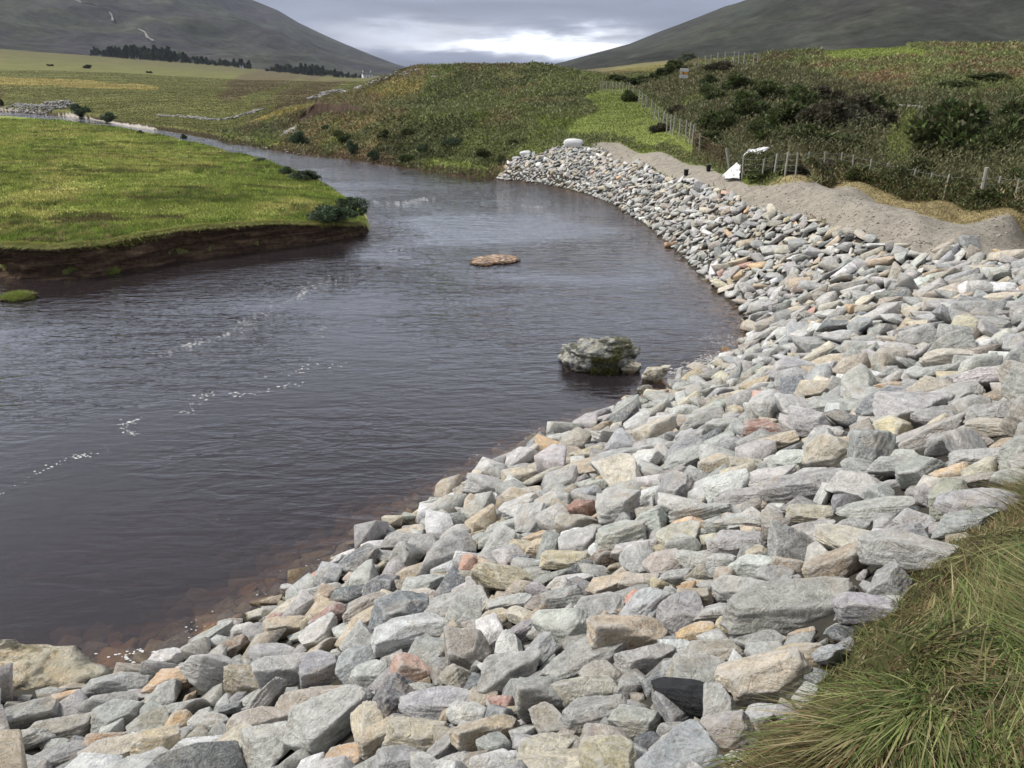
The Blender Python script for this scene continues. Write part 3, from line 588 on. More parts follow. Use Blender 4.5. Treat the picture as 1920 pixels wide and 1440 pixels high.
crops = {
 'B': (560, 1000, .354, """570 50 240 130 gg;1030 45 170 120 gg;1310 70 230 110 t;1610 135 150 150 br;1780 90 240 170 lg;920 165 120 170 p;1045 205 170 90 r;1420 150 260 130 y;1200 180 150 150 gg;1450 250 260 140 w;1650 285 260 140 t;1810 270 220 160 tg;650 300 270 190 lg;830 400 400 150 gg;430 300 240 200 dk;170 450 190 160 r;50 480 110 140 t;370 470 270 160 y;600 540 420 260 w;890 630 260 320 tg;1130 380 240 130 gg;1400 350 230 160 bg;1580 400 330 110 g;1750 560 420 340 t;1150 550 270 150 g;1520 680 460 220 pu;1120 730 330 300 gg;610 730 240 230 p;390 750 240 200 gg;150 720 260 240 bg;110 620 260 120 t;760 730 120 180 g;140 870 300 150 tg;160 1020 420 380 lg;750 900 420 200 g;1290 880 270 330 g;1520 850 320 220 c;1560 960 380 220 g;440 1080 250 200 t;640 1080 330 230 c;1000 1060 360 220 y;1070 910 130 110 p;250 1190 300 110 o;560 1190 330 140 bg;1290 1160 360 160 c;1640 1110 330 230 tg;1780 1000 260 230 gg;1050 1130 180 170 gg;1330 1245 560 90 c;840 1220 240 80 lg;1880 800 150 140 dk;1050 450 180 110 t;1200 450 240 110 c;960 260 180 80 bg;1370 430 110 80 gg"""),
 'C': (1240, 960, .354, """120 90 220 140 o;110 190 190 160 gg;170 260 220 120 lg;290 80 130 120 gg;390 170 300 150 lg;430 60 250 100 lg;610 110 130 180 tg;780 110 260 110 gg;1010 80 200 90 g;1000 160 400 120 tg;1330 230 560 280 lg;930 290 350 230 t;1680 110 170 130 t;1350 60 220 110 pu;1600 60 320 130 bg;500 230 140 100 t;330 290 250 180 gg;470 430 380 200 gg;690 500 700 300 gg;690 370 120 100 g;670 280 170 160 t;1090 520 320 230 pu;500 680 320 110 g;740 660 150 70 o;190 640 230 140 o;260 760 340 160 tg;220 880 380 260 gg;560 900 480 350 c;740 760 300 180 t;360 1200 280 320 pu;110 1260 260 190 c;90 560 220 300 g;60 450 160 120 gg;140 410 100 90 o;70 350 180 100 gg;60 1160 160 70 gg;540 1090 200 100 lg;60 860 140 180 bg"""),
 'A': (0, 1060, .3333, """930 530 240 150 w;1300 480 230 140 br;1000 640 330 160 o;650 690 400 190 g;1180 410 270 110 gg;1390 370 160 110 lg;1290 330 150 70 gg;1440 280 150 110 c;1640 350 270 150 t;1550 500 300 150 gg;1390 660 250 220 t;1600 620 320 250 pu;1850 580 200 200 g;680 850 300 210 gg;790 730 170 90 lg;1020 800 330 180 g;1000 890 200 130 o;1190 900 220 150 pu;1490 890 400 270 tg;150 850 350 180 g;380 760 150 140 o;420 690 180 80 t;130 990 300 140 gg;350 920 380 170 tg;600 1000 220 150 o;900 1020 280 230 t;1120 1010 300 200 w;1290 1060 400 200 c;650 1070 360 180 c;350 1080 330 150 g;90 1110 200 80 gg;1700 760 330 100 tg;1290 820 150 90 dk;1640 130 110 60 lg;1790 70 120 80 p;1830 150 200 150 lg;1530 200 110 50 t;1630 240 250 90 c;1530 310 150 80 r"""),
 'D': (1240, 560, .354, """1060 420 200 100 w;1240 400 160 100 g;1480 490 340 150 tg;1240 465 210 70 o;1110 520 330 80 gg;960 580 330 110 gg;1640 580 270 110 g;1620 450 210 100 lg;1830 390 180 100 br;330 500 190 100 bg;520 490 160 120 lg;600 390 180 80 c;130 610 160 120 gg;330 690 170 140 gg;540 700 240 170 r;600 770 250 130 t;160 740 160 130 lg;300 890 200 150 t;460 890 200 120 c;690 860 260 130 w;870 730 230 150 lg;1030 770 140 110 y;1080 800 170 80 o;1400 730 400 200 lg;1290 890 350 140 g;1050 1010 330 140 lg;770 1000 430 230 pu;1530 930 200 160 o;1670 970 340 110 tg;1700 850 300 130 lg;1790 690 320 130 c;570 960 260 120 lg;230 1140 360 140 gg;420 1060 270 140 pu;420 1190 250 100 gg;810 1150 270 120 tg;1150 1110 420 130 gg;1690 1090 450 200 bg;1850 960 200 160 gg;60 800 120 130 lg;600 1180 120 160 tg;880 340 220 90 t;1160 260 150 80 w;900 275 180 60 gg;720 60 90 40 c;1420 90 180 60 lg;1230 220 170 60 t;1450 190 200 50 o;1840 180 180 70 tg;1700 330 150 90 g;330 130 110 60 o"""),
 'E': (560, 700, .354, """1540 430 200 130 y;1680 350 260 120 gg;1740 450 340 150 lg;1490 520 270 110 t;1350 470 150 100 t;1170 550 200 130 t;980 670 170 100 lg;1170 680 250 150 t;1350 700 200 160 lg;1490 740 130 160 r;1660 700 190 110 gg;1840 660 170 100 w;1080 820 200 130 gg;840 860 190 110 lg;930 870 120 80 y;700 700 110 90 lg;780 680 130 80 w;500 790 100 90 c;1860 760 130 140 tg;1640 860 160 130 gg;1470 870 170 120 w;1250 870 160 90 o;250 970 150 60 w;1250 620 150 60 c;640 740 60 60 y;1380 350 150 80 lg;730 770 120 80 gg;600 830 170 50 t;1560 600 160 90 gg"""),
}
hand = []
for k, (ox, oy, sc, txt) in crops.items():
    for t in txt.replace('\n', '').split(';'):
        a = t.split(); hand.append((ox + sc * float(a[0]), oy + sc * float(a[1]), sc * float(a[2]), sc * float(a[3]), a[4]))
# a few in the far part of the slope, seen in the overview
for t in "1420 500 34 16 o;1352 517 12 18 p;1385 520 18 22 o;1258 460 22 16 o;1235 448 40 20 y;1290 530 40 18 gg;1360 545 34 14 c;1166 311 12 7 o;1162 333 12 9 o;1190 318 16 8 t;1480 412 26 14 y;1395 500 30 14 p;1400 455 40 12 t;1560 575 50 16 c;1700 620 45 18 t;1880 560 60 26 t;1580 540 50 16 o".split(';'):
    a = t.split(); hand.append((float(a[0]), float(a[1]), float(a[2]), float(a[3]), a[4]))
hx, hy, hz = hit(np.array([h[0] for h in hand]), np.array([h[1] + h[3] * .22 for h in hand]))
def slope_n(x, y, e=.35):
    a = (gz(np.array([x + e]), np.array([y])) - gz(np.array([x - e]), np.array([y])))[0] / (2 * e)
    b = (gz(np.array([x]), np.array([y + e])) - gz(np.array([x]), np.array([y - e])))[0] / (2 * e)
    a = max(-.7, min(.7, a)); b = max(-.7, min(.7, b)); return Vector((-a, -b, 1)).normalized()
rocks = []   # dict: loc, dims, quat, colour key, size in px
for (px, py, w, h, ck), x, y, z in zip(hand, hx, hy, hz):
    if not in_poly(np.array([x]), np.array([y]), RIP)[0]: continue
    _, _, dep = project(x, y, z); m = dep / F; wm = w * m * 1.12; hm = h * m * 1.14
    wm = min(wm, .85); hm = min(hm, .62)
    dl = math.atan2(H - z, math.hypot(x, y)) + .25
    T_ = .74 * hm; Dp = min(max((hm - T_ * math.cos(dl)) / math.sin(dl), .5 * wm), 1.15 * wm)
    n = slope_n(x, y); up = n.lerp(Vector((0, 0, 1)), .5).normalized()
    view = Vector((x, y, 0)).normalized(); xa = view.cross(up).normalized(); ya = up.cross(xa)
    q = Matrix((xa, ya, up)).transposed().to_quaternion()
    q = q @ Euler((random.gauss(0, .13), random.gauss(0, .16), random.gauss(0, .25))).to_quaternion()
    rocks.append(dict(loc=Vector((x, y, z + T_ * .26)), dims=(wm, Dp, max(T_, .10)), q=q, ck=ck, px=px, py=py, wpx=w, hand=True, var=0))
# random fill by size-aware dart throwing in plan
xs_, ys_ = np.array([p[0] for p in RIP]), np.array([p[1] for p in RIP])
grid = {}
def gkey(x, y): return int(math.floor(x / .9)), int(math.floor(y / .9))
def near(x, y, s, k, only=None):
    i, j = gkey(x, y)
    for a in (-1, 0, 1):
        for b in (-1, 0, 1):
            for (qx, qy, qs, kind) in grid.get((i + a, j + b), ()):
                if math.hypot(qx - x, qy - y) < k * (s + qs) * .5: return True
    return False
def gadd(x, y, s, kind): grid.setdefault(gkey(x, y), []).append((x, y, s, kind))
for r_ in rocks: gadd(r_['loc'].x, r_['loc'].y, (r_['dims'][0] + r_['dims'][1]) / 2, 0)
def cand(n, box_):
    x = rng.uniform(box_[0], box_[1], n); y = rng.uniform(box_[2], box_[3], n)
    dt_ = seg_dist(x, y, toe, False); ip = in_poly(x, y, RIP); k = ip & (dt_ > .12) ; k &= ~in_poly(x, y, FG); k &= ~inz(x, y, ZP['slabz'], .0001)
    a = np.degrees(np.arctan2(x, y)); k &= (a < 40) & (a > -48); return x[k], y[k]
bx_ = (min(xs_) - 1, max(xs_) + 1, 1.2, max(ys_) + 1)
greys = ['lg'] * 9 + ['gg'] * 6 + ['g'] * 5 + ['bg'] * 2 + ['pu'] * 2 + ['w'] * 3 + ['c'] * 2 + ['tg'] * 4 + ['t'] * 2 + ['dk'] * 2
far_extra = ['o', 'p', 't', 'c', 'y', 't']
for (smin, smax, kk, ntry, lift) in ((.55, .85, .90, 9000, .26), (.38, .55, .84, 36000, .22), (.26, .38, .80, 90000, .10), (.16, .26, .80, 120000, .0)):
    cx, cy = cand(ntry * 3, bx_); cx = cx[:ntry]; cy = cy[:ntry]; czz = gz(cx, cy)
    for x, y, z in zip(cx.tolist(), cy.tolist(), czz.tolist()):
        s = random.uniform(smin, smax) * float(np.interp(math.hypot(x, y), [3, 4, 6.5, 14, 30, 50], [.40, .56, .84, .62, .48, .43]))
        if near(x, y, s, kk): continue
        gadd(x, y, s, 1)
        n = slope_n(x, y); yaw = random.uniform(0, 2 * math.pi)
        q = Vector((0, 0, 1)).rotation_difference(n.lerp(Vector((0, 0, 1)), random.uniform(.0, .7)).normalized()) @ Euler((random.gauss(0, .28), random.gauss(0, .28), yaw)).to_quaternion()
        el = random.uniform(1.0, 1.45 if y < 12 else 1.75); th = random.uniform(.46, .85) if y < 12 else random.uniform(.30, .68)
        P_ = project(x, y, z + .1)
        ck = random.choice(greys) if random.random() > (.025 if P_[2] > 12 else .03) else random.choice(far_extra)
        rocks.append(dict(loc=Vector((x, y, z + lift * s)), dims=(s * el, s / el * 1.15, s * th), q=q, ck=ck, px=float(P_[0]), py=float(P_[1]), wpx=float(s * F / P_[2]), hand=False, var=1))
for _ in range(2600):
    k_ = random.randrange(len(toe) - 1); t_ = random.random(); tx_, ty_ = toe[k_][0] * (1 - t_) + toe[k_ + 1][0] * t_ + random.gauss(0, .75), toe[k_][1] * (1 - t_) + toe[k_ + 1][1] * t_ + random.gauss(0, .75)
    if not in_poly(np.array([tx_]), np.array([ty_]), RIV)[0] or ty_ < 5: continue
    s = random.uniform(.12, .42) * float(np.interp(math.hypot(tx_, ty_), [6, 20, 50], [1, .75, .5]))
    if near(tx_, ty_, s, .6): continue
    gadd(tx_, ty_, s, 2); zb = float(gz(np.array([tx_]), np.array([ty_]))[0]); P_ = project(tx_, ty_, zb)
    rocks.append(dict(loc=Vector((tx_, ty_, zb + .08 * s)), dims=(s * 1.2, s, s * .45), q=Euler((random.gauss(0, .2), random.gauss(0, .2), random.uniform(0, 6.28))).to_quaternion(), ck=random.choice(['t', 'c', 'tg', 'g', 'o']), px=-999.0, py=-999.0, wpx=10.0, hand=False, var=2))
def seen(r_): return -40 < r_['px'] < 1960 and -40 < r_['py'] < 1470
for r_ in rocks:
    r_['seen'] = seen(r_); r_['rank'] = r_['wpx'] * (1.25 if r_['hand'] else .9) if r_['seen'] else -1
order = sorted(range(len(rocks)), key=lambda i: -rocks[i]['rank'])
indiv = set([i for i in order if rocks[i]['px'] > -30 and rocks[i]['px'] < 1980 and rocks[i]['py'] < 1520][:300])
used_lab = set()
def where(px, py):
    return f"{round(px / 19.2)}% across and {round(py / 14.4)}% down the photo"
LMARK = []
def side(dx, dy):
    if abs(dx) > 1.3 * abs(dy): return 'right of' if dx > 0 else 'left of'
    return 'below' if dy > 0 else 'above'
def rel_label(head, px, py, marks, used, maxw=16):
    """describe a thing by the landmarks nearest to it in the picture"""
    ms = sorted(marks, key=lambda m: math.hypot(m[1] - px, (m[2] - py) * 1.6))
    c = [f"{head} {side(px - a[1], py - a[2])} {a[0]}" for a in ms[:4]]
    c += [f"{head} {side(px - a[1], py - a[2])} {a[0]} and {side(px - b[1], py - b[2])} {b[0]}" for a in ms[:5] for b in ms[:8] if a is not b]
    for t in c:
        if t not in used and 4 <= len(t.split()) <= maxw: used.add(t); return t
    return c[0]
def jit(ck):
    c = PAL[ck]; v = random.gauss(1.12, .12); return tuple(min(.85, max(.02, q * v * random.gauss(1, .02))) for q in c)
SHP = {0: 'slab-like', 1: 'blocky', 2: 'long', 3: 'tall'}
def region(px, py):
    _x, _y = r_xy
    wl = seg_dist(np.array([_x]), np.array([_y]), toe, False)[0]; gr = seg_dist(np.array([_x]), np.array([_y]), FG)[0]
    if wl < .75: return 'at the waterline'
    if gr < .55: return 'beside the grassy bank'
    if py > 1330: return 'along the bottom edge'
    if py < 760: return 'high on the far slope'
    if px < 640: return 'at lower left'
    return 'at mid bank' if py < 1100 else 'in the foreground'
ilist = [i for i in range(len(rocks)) if i in indiv]
for i in ilist:
    r_ = rocks[i]; d = r_['dims']
    r_['shp'] = 'flat' if d[2] < .42 * d[0] else ('long' if d[0] > 1.7 * d[1] else ('chunky' if d[2] > .6 * d[0] else 'angular'))
    r_['szw'] = 'huge' if r_['wpx'] > 140 else ('large' if r_['wpx'] > 95 else ('middling' if r_['wpx'] > 60 else 'small'))
    r_['px'], r_['py'] = [float(q) for q in project(r_['loc'].x, r_['loc'].y, r_['loc'].z)[:2]]
for i in ilist:
    r_ = rocks[i]; big = r_['wpx'] > 75
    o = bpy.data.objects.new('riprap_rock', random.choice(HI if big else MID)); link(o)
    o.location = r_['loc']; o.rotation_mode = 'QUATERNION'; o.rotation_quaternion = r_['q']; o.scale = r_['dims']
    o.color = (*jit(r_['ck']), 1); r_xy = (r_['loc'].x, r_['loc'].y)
    nb = sorted([rocks[j] for j in ilist if j != i], key=lambda q: math.hypot(q['px'] - r_['px'], q['py'] - r_['py']))[:7]
    head = f"{r_['szw']} {r_['shp']} {CN[r_['ck']]} rock"; reg = region(r_['px'], r_['py']); lab = None
    opts = [f"{head} {reg}, {side(r_['px'] - a['px'], r_['py'] - a['py'])} {'an' if a['szw'][0] in 'aeiou' else 'a'} {a['shp']} {CN[a['ck']]} one" for a in nb]
    opts += [f"{head} {side(r_['px'] - a['px'], r_['py'] - a['py'])} a {CN[a['ck']]} one and {side(r_['px'] - b['px'], r_['py'] - b['py'])} a {CN[b['ck']]} one" for a in nb for b in nb if a is not b]
    for t in opts:
        if t not in used_lab and len(t.split()) <= 16: lab = t; break
    lab = lab or opts[0]; used_lab.add(lab); tag(o, lab, 'rock', 'quarried rocks of the riprap bank')
def stuff_rocks(sel, name, lab):
    Vs, Ts, Cs = [], [], []; off = 0
    for r_ in sel:
        V, T = HULL[random.randrange(len(HULL))]; V = V * np.array(r_['dims']); R_ = np.array(r_['q'].to_matrix()); V = V @ R_.T + np.array(r_['loc'])
        Vs.append(V); Ts.append(T + off); off += len(V); Cs.append(np.tile(jit(r_['ck']), (len(V), 1)))
    o = npobj(name, np.concatenate(Vs), np.concatenate(Ts), M['rock_far'], np.concatenate(Cs)); tag(o, lab, 'rocks', kind='stuff')
rest = [r_ for i, r_ in enumerate(rocks) if i not in indiv]
mid = [r_ for r_ in rest if r_['wpx'] > 26]; lo = [r_ for r_ in rest if r_['wpx'] <= 26]
stuff_rocks(mid, 'small_riprap', 'smaller grey rubble filling the gaps of the near rock bank')
stuff_rocks(lo, 'riprap', 'distant pale grey quarried rock armouring the curved river bank')
print('rocks', len(rocks), 'indiv', len(indiv), 'mid', len(mid), 'lo', len(lo))

def craggy(seed):
    D_, T = ICO[5]; g = np.random.default_rng(seed); V = D_.copy()
    prof = 1 + .10 * np.sin(3 * np.arctan2(V[:, 1], V[:, 0]) + 1)
    V = np.sign(V) * np.abs(V) ** np.array((.80, .80, .62)); V[:, 0] *= prof
    V[:, 2] *= 1 - .22 * (V[:, 0] < 0) * np.abs(V[:, 0]) + .06 * np.sin(V[:, 0] * 5)
    lay = V[:, 2] * 5 + V[:, 0] * 1.2 + 1.5 * vn3(V[:, 0] * 2 + 5, V[:, 1] * 2 + 5, V[:, 2] * 2 + 5, 3); f = (lay % 1)
    n = (f ** 2 - .3) * .10 + (vn3(V[:, 0] * 3 + 9, V[:, 1] * 3 + 9, V[:, 2] * 3 + 9, 7) - .5) * .30 + (vn3(V[:, 0] * 9 + 9, V[:, 1] * 9 + 9, V[:, 2] * 12 + 9, 8) - .5) * .14 + (vn3(V[:, 0] * 24 + 9, V[:, 1] * 24 + 9, V[:, 2] * 30 + 9, 9) - .5) * .05
    V = V * (1 + n)[:, None]; V = V - (V.max(0) + V.min(0)) / 2; return V / (V.max(0) - V.min(0)), T
def single_rock(name, px, py, w, h, ck, lab, cat='rock', seed=1, mat='rock_old', sub=5, depth=1.0, parent=None, sink=.3, rot=0, group=None):
    x, y = at_z(px, py + h * .45, 0); _, _, dep = project(x, y, 0.0); m = dep / F; wm = w * m; hm = h * m
    dl = math.atan2(H, math.hypot(x, y)); T_ = hm / (math.cos(dl) + .5 * math.sin(dl)) ; D_ = depth * wm * .6
    V, T = (craggy(seed) if name == 'boulder' else rock_shape(sub, seed, 1, 1.5)); V = V * np.array((wm, D_, T_ / (1 - sink)))
    a = rot; R_ = np.array(Euler((0, 0, a)).to_matrix()); V = V @ R_.T
    o = npobj(name, V, T, M[mat], None, True); o.location = (x, y + D_ * .35, T_ / (1 - sink) * (.5 - sink)); o.color = (*PAL[ck], 1)
    tag(o, lab, cat, group); return o
boulder = single_rock('boulder', 1127, 668, 160, 66, 'dk', 'big dark mossy boulder standing in the river off the rock bank', 'boulder', 911, depth=1.0)
single_rock('river_rock', 1183, 689, 42, 24, 'c', 'small lichened rock against the right foot of the mossy boulder', seed=912)
single_rock('river_rock', 1233, 704, 60, 30, 'c', 'cream rock with black streaks in the water right of the boulder', seed=913)
single_rock('river_rock', 1212, 733, 34, 24, 'tg', 'small dark-sided rock at the waterline below the mossy boulder', seed=914)
# bedrock slab at the left
V, T = rock_shape(5, 77, 1, 2.0)
x, y, z = hit(np.array([60.]), np.array([1295.]))
sl = npobj('bedrock_slab', V * np.array((3.4, 1.5, .60)), T, M['rock_old'], None, True); sl.location = (x[0] - .50, y[0] - .02, z[0] - .12); sl.rotation_euler = (0, 0, -.10)
sl.color = (.60, .48, .30, 1); tag(sl, 'flat cream bedrock slab with dark lichen at the left edge by the water', 'bedrock')

# tarred timber wedged in the rocks
x, y, z = hit(np.array([1225., 1360.]), np.array([1330., 1352.]))
a = Vector((x[0], y[0], z[0] + .12)); b = Vector((x[1], y[1], z[1] + .12)); V, T = rock_shape(5, 555, 1, 1.3); V = V * np.array(((b - a).length * 1.05, .15, .15))
lg = npobj('dark_rock', V, T, M['log'], None, True); lg.location = (a + b) / 2; lg.rotation_euler = (b - a).to_track_quat('X', 'Z').to_euler(); tag(lg, 'long black rock lying wedged among pale rocks near the grass bank', 'rock')

# ------------------------------------------------------------------ plants
def tris_blades(x, y, z, hgt, wid, lean, col, nseg=1, curl=0.6, seed=0):
    g = np.random.default_rng(seed); n = len(x); th = g.uniform(0, 2 * np.pi, n); ld = np.arctan2(lean[1], lean[0]) if isinstance(lean, tuple) and not isinstance(lean[0], float) else None
    sx = np.cos(th) * wid / 2; sy = np.sin(th) * wid / 2
    if isinstance(lean, tuple): lx, ly = lean
    else: ph = g.uniform(0, 2 * np.pi, n); l = g.uniform(.2, 1, n) * lean; lx, ly = np.cos(ph) * l, np.sin(ph) * l
    if nseg == 1:
        V = np.empty((n, 3, 3)); V[:, 0] = np.stack([x - sx, y - sy, z - .02], -1); V[:, 1] = np.stack([x + sx, y + sy, z - .02], -1); V[:, 2] = np.stack([x + lx * hgt, y + ly * hgt, z + hgt], -1)
        T = np.arange(n * 3).reshape(n, 3); return V.reshape(-1, 3), T, np.repeat(col, 3, 0)
    k = nseg * 2 + 1; V = np.empty((n, k, 3)); Tl = []
    for s in range(nseg + 1):
        t = s / nseg; a = lx * hgt * (t + curl * t * t); b = ly * hgt * (t + curl * t * t); c = z + hgt * (t - .45 * curl * t * t * np.hypot(lx, ly)) - .02 * (s == 0); w = 1 - t * .8
        if s < nseg: V[:, 2 * s] = np.stack([x - sx * w + a, y - sy * w + b, c], -1); V[:, 2 * s + 1] = np.stack([x + sx * w + a, y + sy * w + b, c], -1)
        else: V[:, 2 * s] = np.stack([x + a, y + b, c], -1)
    base = np.arange(n)[:, None] * k
    for s in range(nseg):
        i = 2 * s
        if s < nseg - 1: Tl += [base + np.array([i, i + 1, i + 3]), base + np.array([i, i + 3, i + 2])]
        else: Tl += [base + np.array([i, i + 1, i + 2])]
    return V.reshape(-1, 3), np.concatenate(Tl), np.repeat(col, k, 0)
def scatter(n, a0, a1, r0, r1, seed):
    g = np.random.default_rng(seed); a = g.uniform(math.radians(a0), math.radians(a1), n); l = np.exp(g.uniform(math.log(r0), math.log(r1), n)); return l * np.sin(a), l * np.cos(a), g
# meadow grass
x, y, g = scatter(420000, -37, 0, 22, 130, 5); k = in_poly(x, y, MEAD); x, y = x[k], y[k]; z = gz(x, y); k = z > .3; x, y, z = x[k], y[k], z[k]
c = zone_colour(x, y, z + 1) * g.uniform(.6, 1.45, (len(x), 1)); r = np.hypot(x, y)
hg = g.uniform(.03, .09, len(x)) * (1 + r / 70) * (.5 + fbm2(x / 1.3, y / 1.3, 2, 66)); V, T, cc = tris_blades(x, y, z, hg, .03 * (1 + r / 40), .8, c, 1, seed=1)
npobj('meadow_grass', V, T, M['blade'], cc); tag(bpy.data.objects['meadow_grass'], 'short yellow-green grass on the meadow left of the river', 'grass', kind='stuff')
# fringe overhanging the cut bank
mf = np.array(mead_front); seg = np.hypot(*np.diff(mf, axis=0).T); cum = np.concatenate([[0], np.cumsum(seg)])
n = 16000; s = rng.uniform(0, cum[-1], n); fx = np.interp(s, cum, mf[:, 0]); fy = np.interp(s, cum, mf[:, 1]); inw = rng.uniform(-.02, .45, n)
fy = fy + inw; z = gz(fx, fy + .40); k = z > .2; fx, fy, z = fx[k], fy[k], z[k]; n = len(fx)
clump = fbm2(fx * 1.6, fy * .3, 3, 88); hg = .12 + .26 * clump * rng.uniform(.4, 1, n)
c = np.where(rng.uniform(size=(n, 1)) < .5, CA['mead_y'], CA['mead_g'] * 1.2) * rng.uniform(.6, 1.2, (n, 1))
V, T, cc = tris_blades(fx, fy, z, hg, np.full(n, .03), (rng.normal(0, .35, n), -rng.uniform(.3, 1.3, n)), c, 3, 1.4, seed=4)
npobj('bank_edge_grass', V, T, M['blade'], cc); tag(bpy.data.objects['bank_edge_grass'], 'pale grass fringe hanging over the cut earth bank', 'grass', kind='stuff')
# soil face of the cut bank
def soil_face():
    NS, NV = 900, 26; s = np.linspace(0, cum[-1], NS); fx = np.interp(s, cum, mf[:, 0]); fy = np.interp(s, cum, mf[:, 1])
    top = np.clip(gz(fx, fy + .6) - .03, .12, 2); V = []
    for j in range(NV):
        t = j / (NV - 1); zz = -.25 + (top + .25) * t
        n = fbm2(s * .9, zz * 3.5, 4, 33) - .5; n2 = fbm2(s * 5, zz * 9, 3, 34) - .5
        foot = np.maximum(0, .35 - t) * 1.1 * (.3 + fbm2(s * .35, s * 0, 2, 35) * 1.4)
        V.append(np.stack([fx, fy - .10 - n * .75 * math.sin(t * math.pi * .9 + .2) - n2 * .22 - foot * 1.3 + .12 * (t > .8), zz + n2 * .03 * (t < 1)], -1))
    V = np.array(V); ix = np.arange(NV * NS).reshape(NV, NS); Q = np.stack([ix[:-1, :-1], ix[:-1, 1:], ix[1:, 1:], ix[1:, :-1]], -1).reshape(-1, 4)
    m, nt, b = newmat('cut_earth'); g = N(nt, 'ShaderNodeNewGeometry'); P = g.outputs['Position']
    st = noise(nt, mapping(nt, P, (.7, .7, 7)), 1.0, 7, .65, .5); n1 = noise(nt, P, 7, 8, .7)
    c = ramp(nt, st, [(.30, (.030, .018, .012)), (.48, (.062, .038, .025)), (.60, (.13, .085, .052)), (.74, (.27, .20, .13))])
    c = mixc(nt, 1, c, ramp(nt, n1, [(.3, .6), (.7, 1.35)]), 'MULTIPLY'); lk(nt, c, b.inputs['Base Color']); bump(nt, b, n1, .8, .06); b.inputs['Roughness'].default_value = .95
    o = npobj('earth_bank', V.reshape(-1, 3), Q, m, None, True, k=4); tag(o, kind='structure')
soil_face()
# moor, bracken and heather cover
x, y, g = scatter(1250000, -37, 38, 24, 400, 6)
k = ~in_poly(x, y, MEAD) & ~in_poly(x, y, RIV) & ~in_poly(x, y, RIP); x, y = x[k], y[k]
k = ~inz(x, y, ZP['track'], .0012, 5) & ~inz(x, y, ZP['gravel'], .001, 6) & ~inz(x, y, ZP['scar'], .002, 4) & ~inz(x, y, ZP['scar2'], .002, 5); x, y = x[k], y[k]; z = gz(x, y); r = np.hypot(x, y)
hth = inz(x, y, ZP['heath'], .004, 5); green = inz(x, y, ZP['green'], .006, 5) | inz(x, y, ZP['patch'], .004, 5) | inz(x, y, ZP['gully'], .003, 5) | inz(x, y, ZP['verge'], .002, 5) | inz(x, y, ZP['patch2'], .003, 6)
rough = (x > -28 + 16 * (fbm2(x / 9, y / 9, 3, 140) - .5)) & ~green & (r < 150 + 60 * (fbm2(x / 14, y / 14, 3, 141) - .5)); c = zone_colour(x, y, z + 1)
cl = fbm2(x / 1.2, y / 1.2, 3, 101); cl2 = fbm2(x / 4.5, y / 4.5, 2, 103)
tall = hth & (np.arctan2(x, y) > math.radians(12)) & (r < 41)
hg = np.where(hth, .25 + .5 * np.clip(cl * 1.6 - .4, 0, 1), np.where(rough, .10 + .38 * np.clip(cl * 1.9 - .6, 0, 1), np.where(green, .08, .16))) * g.uniform(.6, 1.3, len(x)) * np.where(x < -28, .5 + r / 250, 1)
hg = np.where(tall, hg * 1.45 + .15, hg)
c = c * (g.uniform(.55, 1.5, (len(x), 1)))
tip = hth & (g.uniform(size=len(x)) < .35); c[tip] = np.array((.165, .145, .075)) * g.uniform(.6, 1.3, (tip.sum(), 1))
fern = rough & ~hth & (cl > .52) & (g.uniform(size=len(x)) < .5); c[fern] = np.array((.20, .22, .095)) * g.uniform(.6, 1.35, (fern.sum(), 1))
wd = np.where(rough, .085, .06) * (1 + r / 160)
zz = z + np.where(rough | hth, hg * g.uniform(0, .8, len(x)), 0)
V, T, cc = tris_blades(x, y, zz, np.minimum(hg * .40 + .03, .13) * np.clip(r / 60, .6, 1.2), wd * 1.0 * np.clip(r / 60, .6, 1.3), 1.8, c, 1, seed=2)
npobj('bracken_and_heather', V, T, M['leaf'], cc); tag(bpy.data.objects['bracken_and_heather'], 'rough bracken, heather and moor grass covering the knoll and hill', 'ground cover', kind='stuff')
fl = np.array(hpts([(1391, 326), (1471, 322), (1574, 329), (1655, 346), (1767, 370), (1850, 384), (1950, 394)])); n = 90000; t = rng.uniform(0, len(fl) - 1.001, n); i_ = t.astype(int); f_ = (t - i_)[:, None]; p = fl[i_] * (1 - f_) + fl[i_ + 1] * f_
p = p - np.abs(rng.normal(0, 1.0, (n, 1))) * np.array([[.25, 1.0]]) * .45 + np.array([[0, .15]]) + rng.normal(0, .15, (n, 2)); cl = fbm2(p[:, 0] / .7, p[:, 1] / .7, 3, 160); zt_ = (.18 + .75 * np.clip(cl * 1.5 - .35, 0, 1)) * rng.uniform(.1, 1, n); c = np.array([(.12, .135, .05), (.165, .18, .08), (.14, .10, .05), (.08, .10, .035)])[rng.integers(0, 4, n)] * rng.uniform(.5, 1.35, (n, 1))
V, T, cc = tris_blades(p[:, 0], p[:, 1], gz(p[:, 0], p[:, 1]) + zt_, rng.uniform(.03, .09, n), rng.uniform(.03, .06, n), 1.8, c, 1, seed=22)
npobj('bracken', V, T, M['leaf'], cc); tag(bpy.data.objects['bracken'], 'tall bracken half hiding the posts of the fence by the track', 'bracken', kind='stuff')
nt_ = 2600; tx_, ty_, g_ = scatter(nt_ * 3, -37, 0, 22, 120, 17); k = in_poly(tx_, ty_, MEAD) & (fbm2(tx_ / 5, ty_ / 4, 3, 150) > .47); tx_, ty_ = tx_[k][:nt_], ty_[k][:nt_]; ix = np.repeat(np.arange(len(tx_)), 40); n = len(ix)
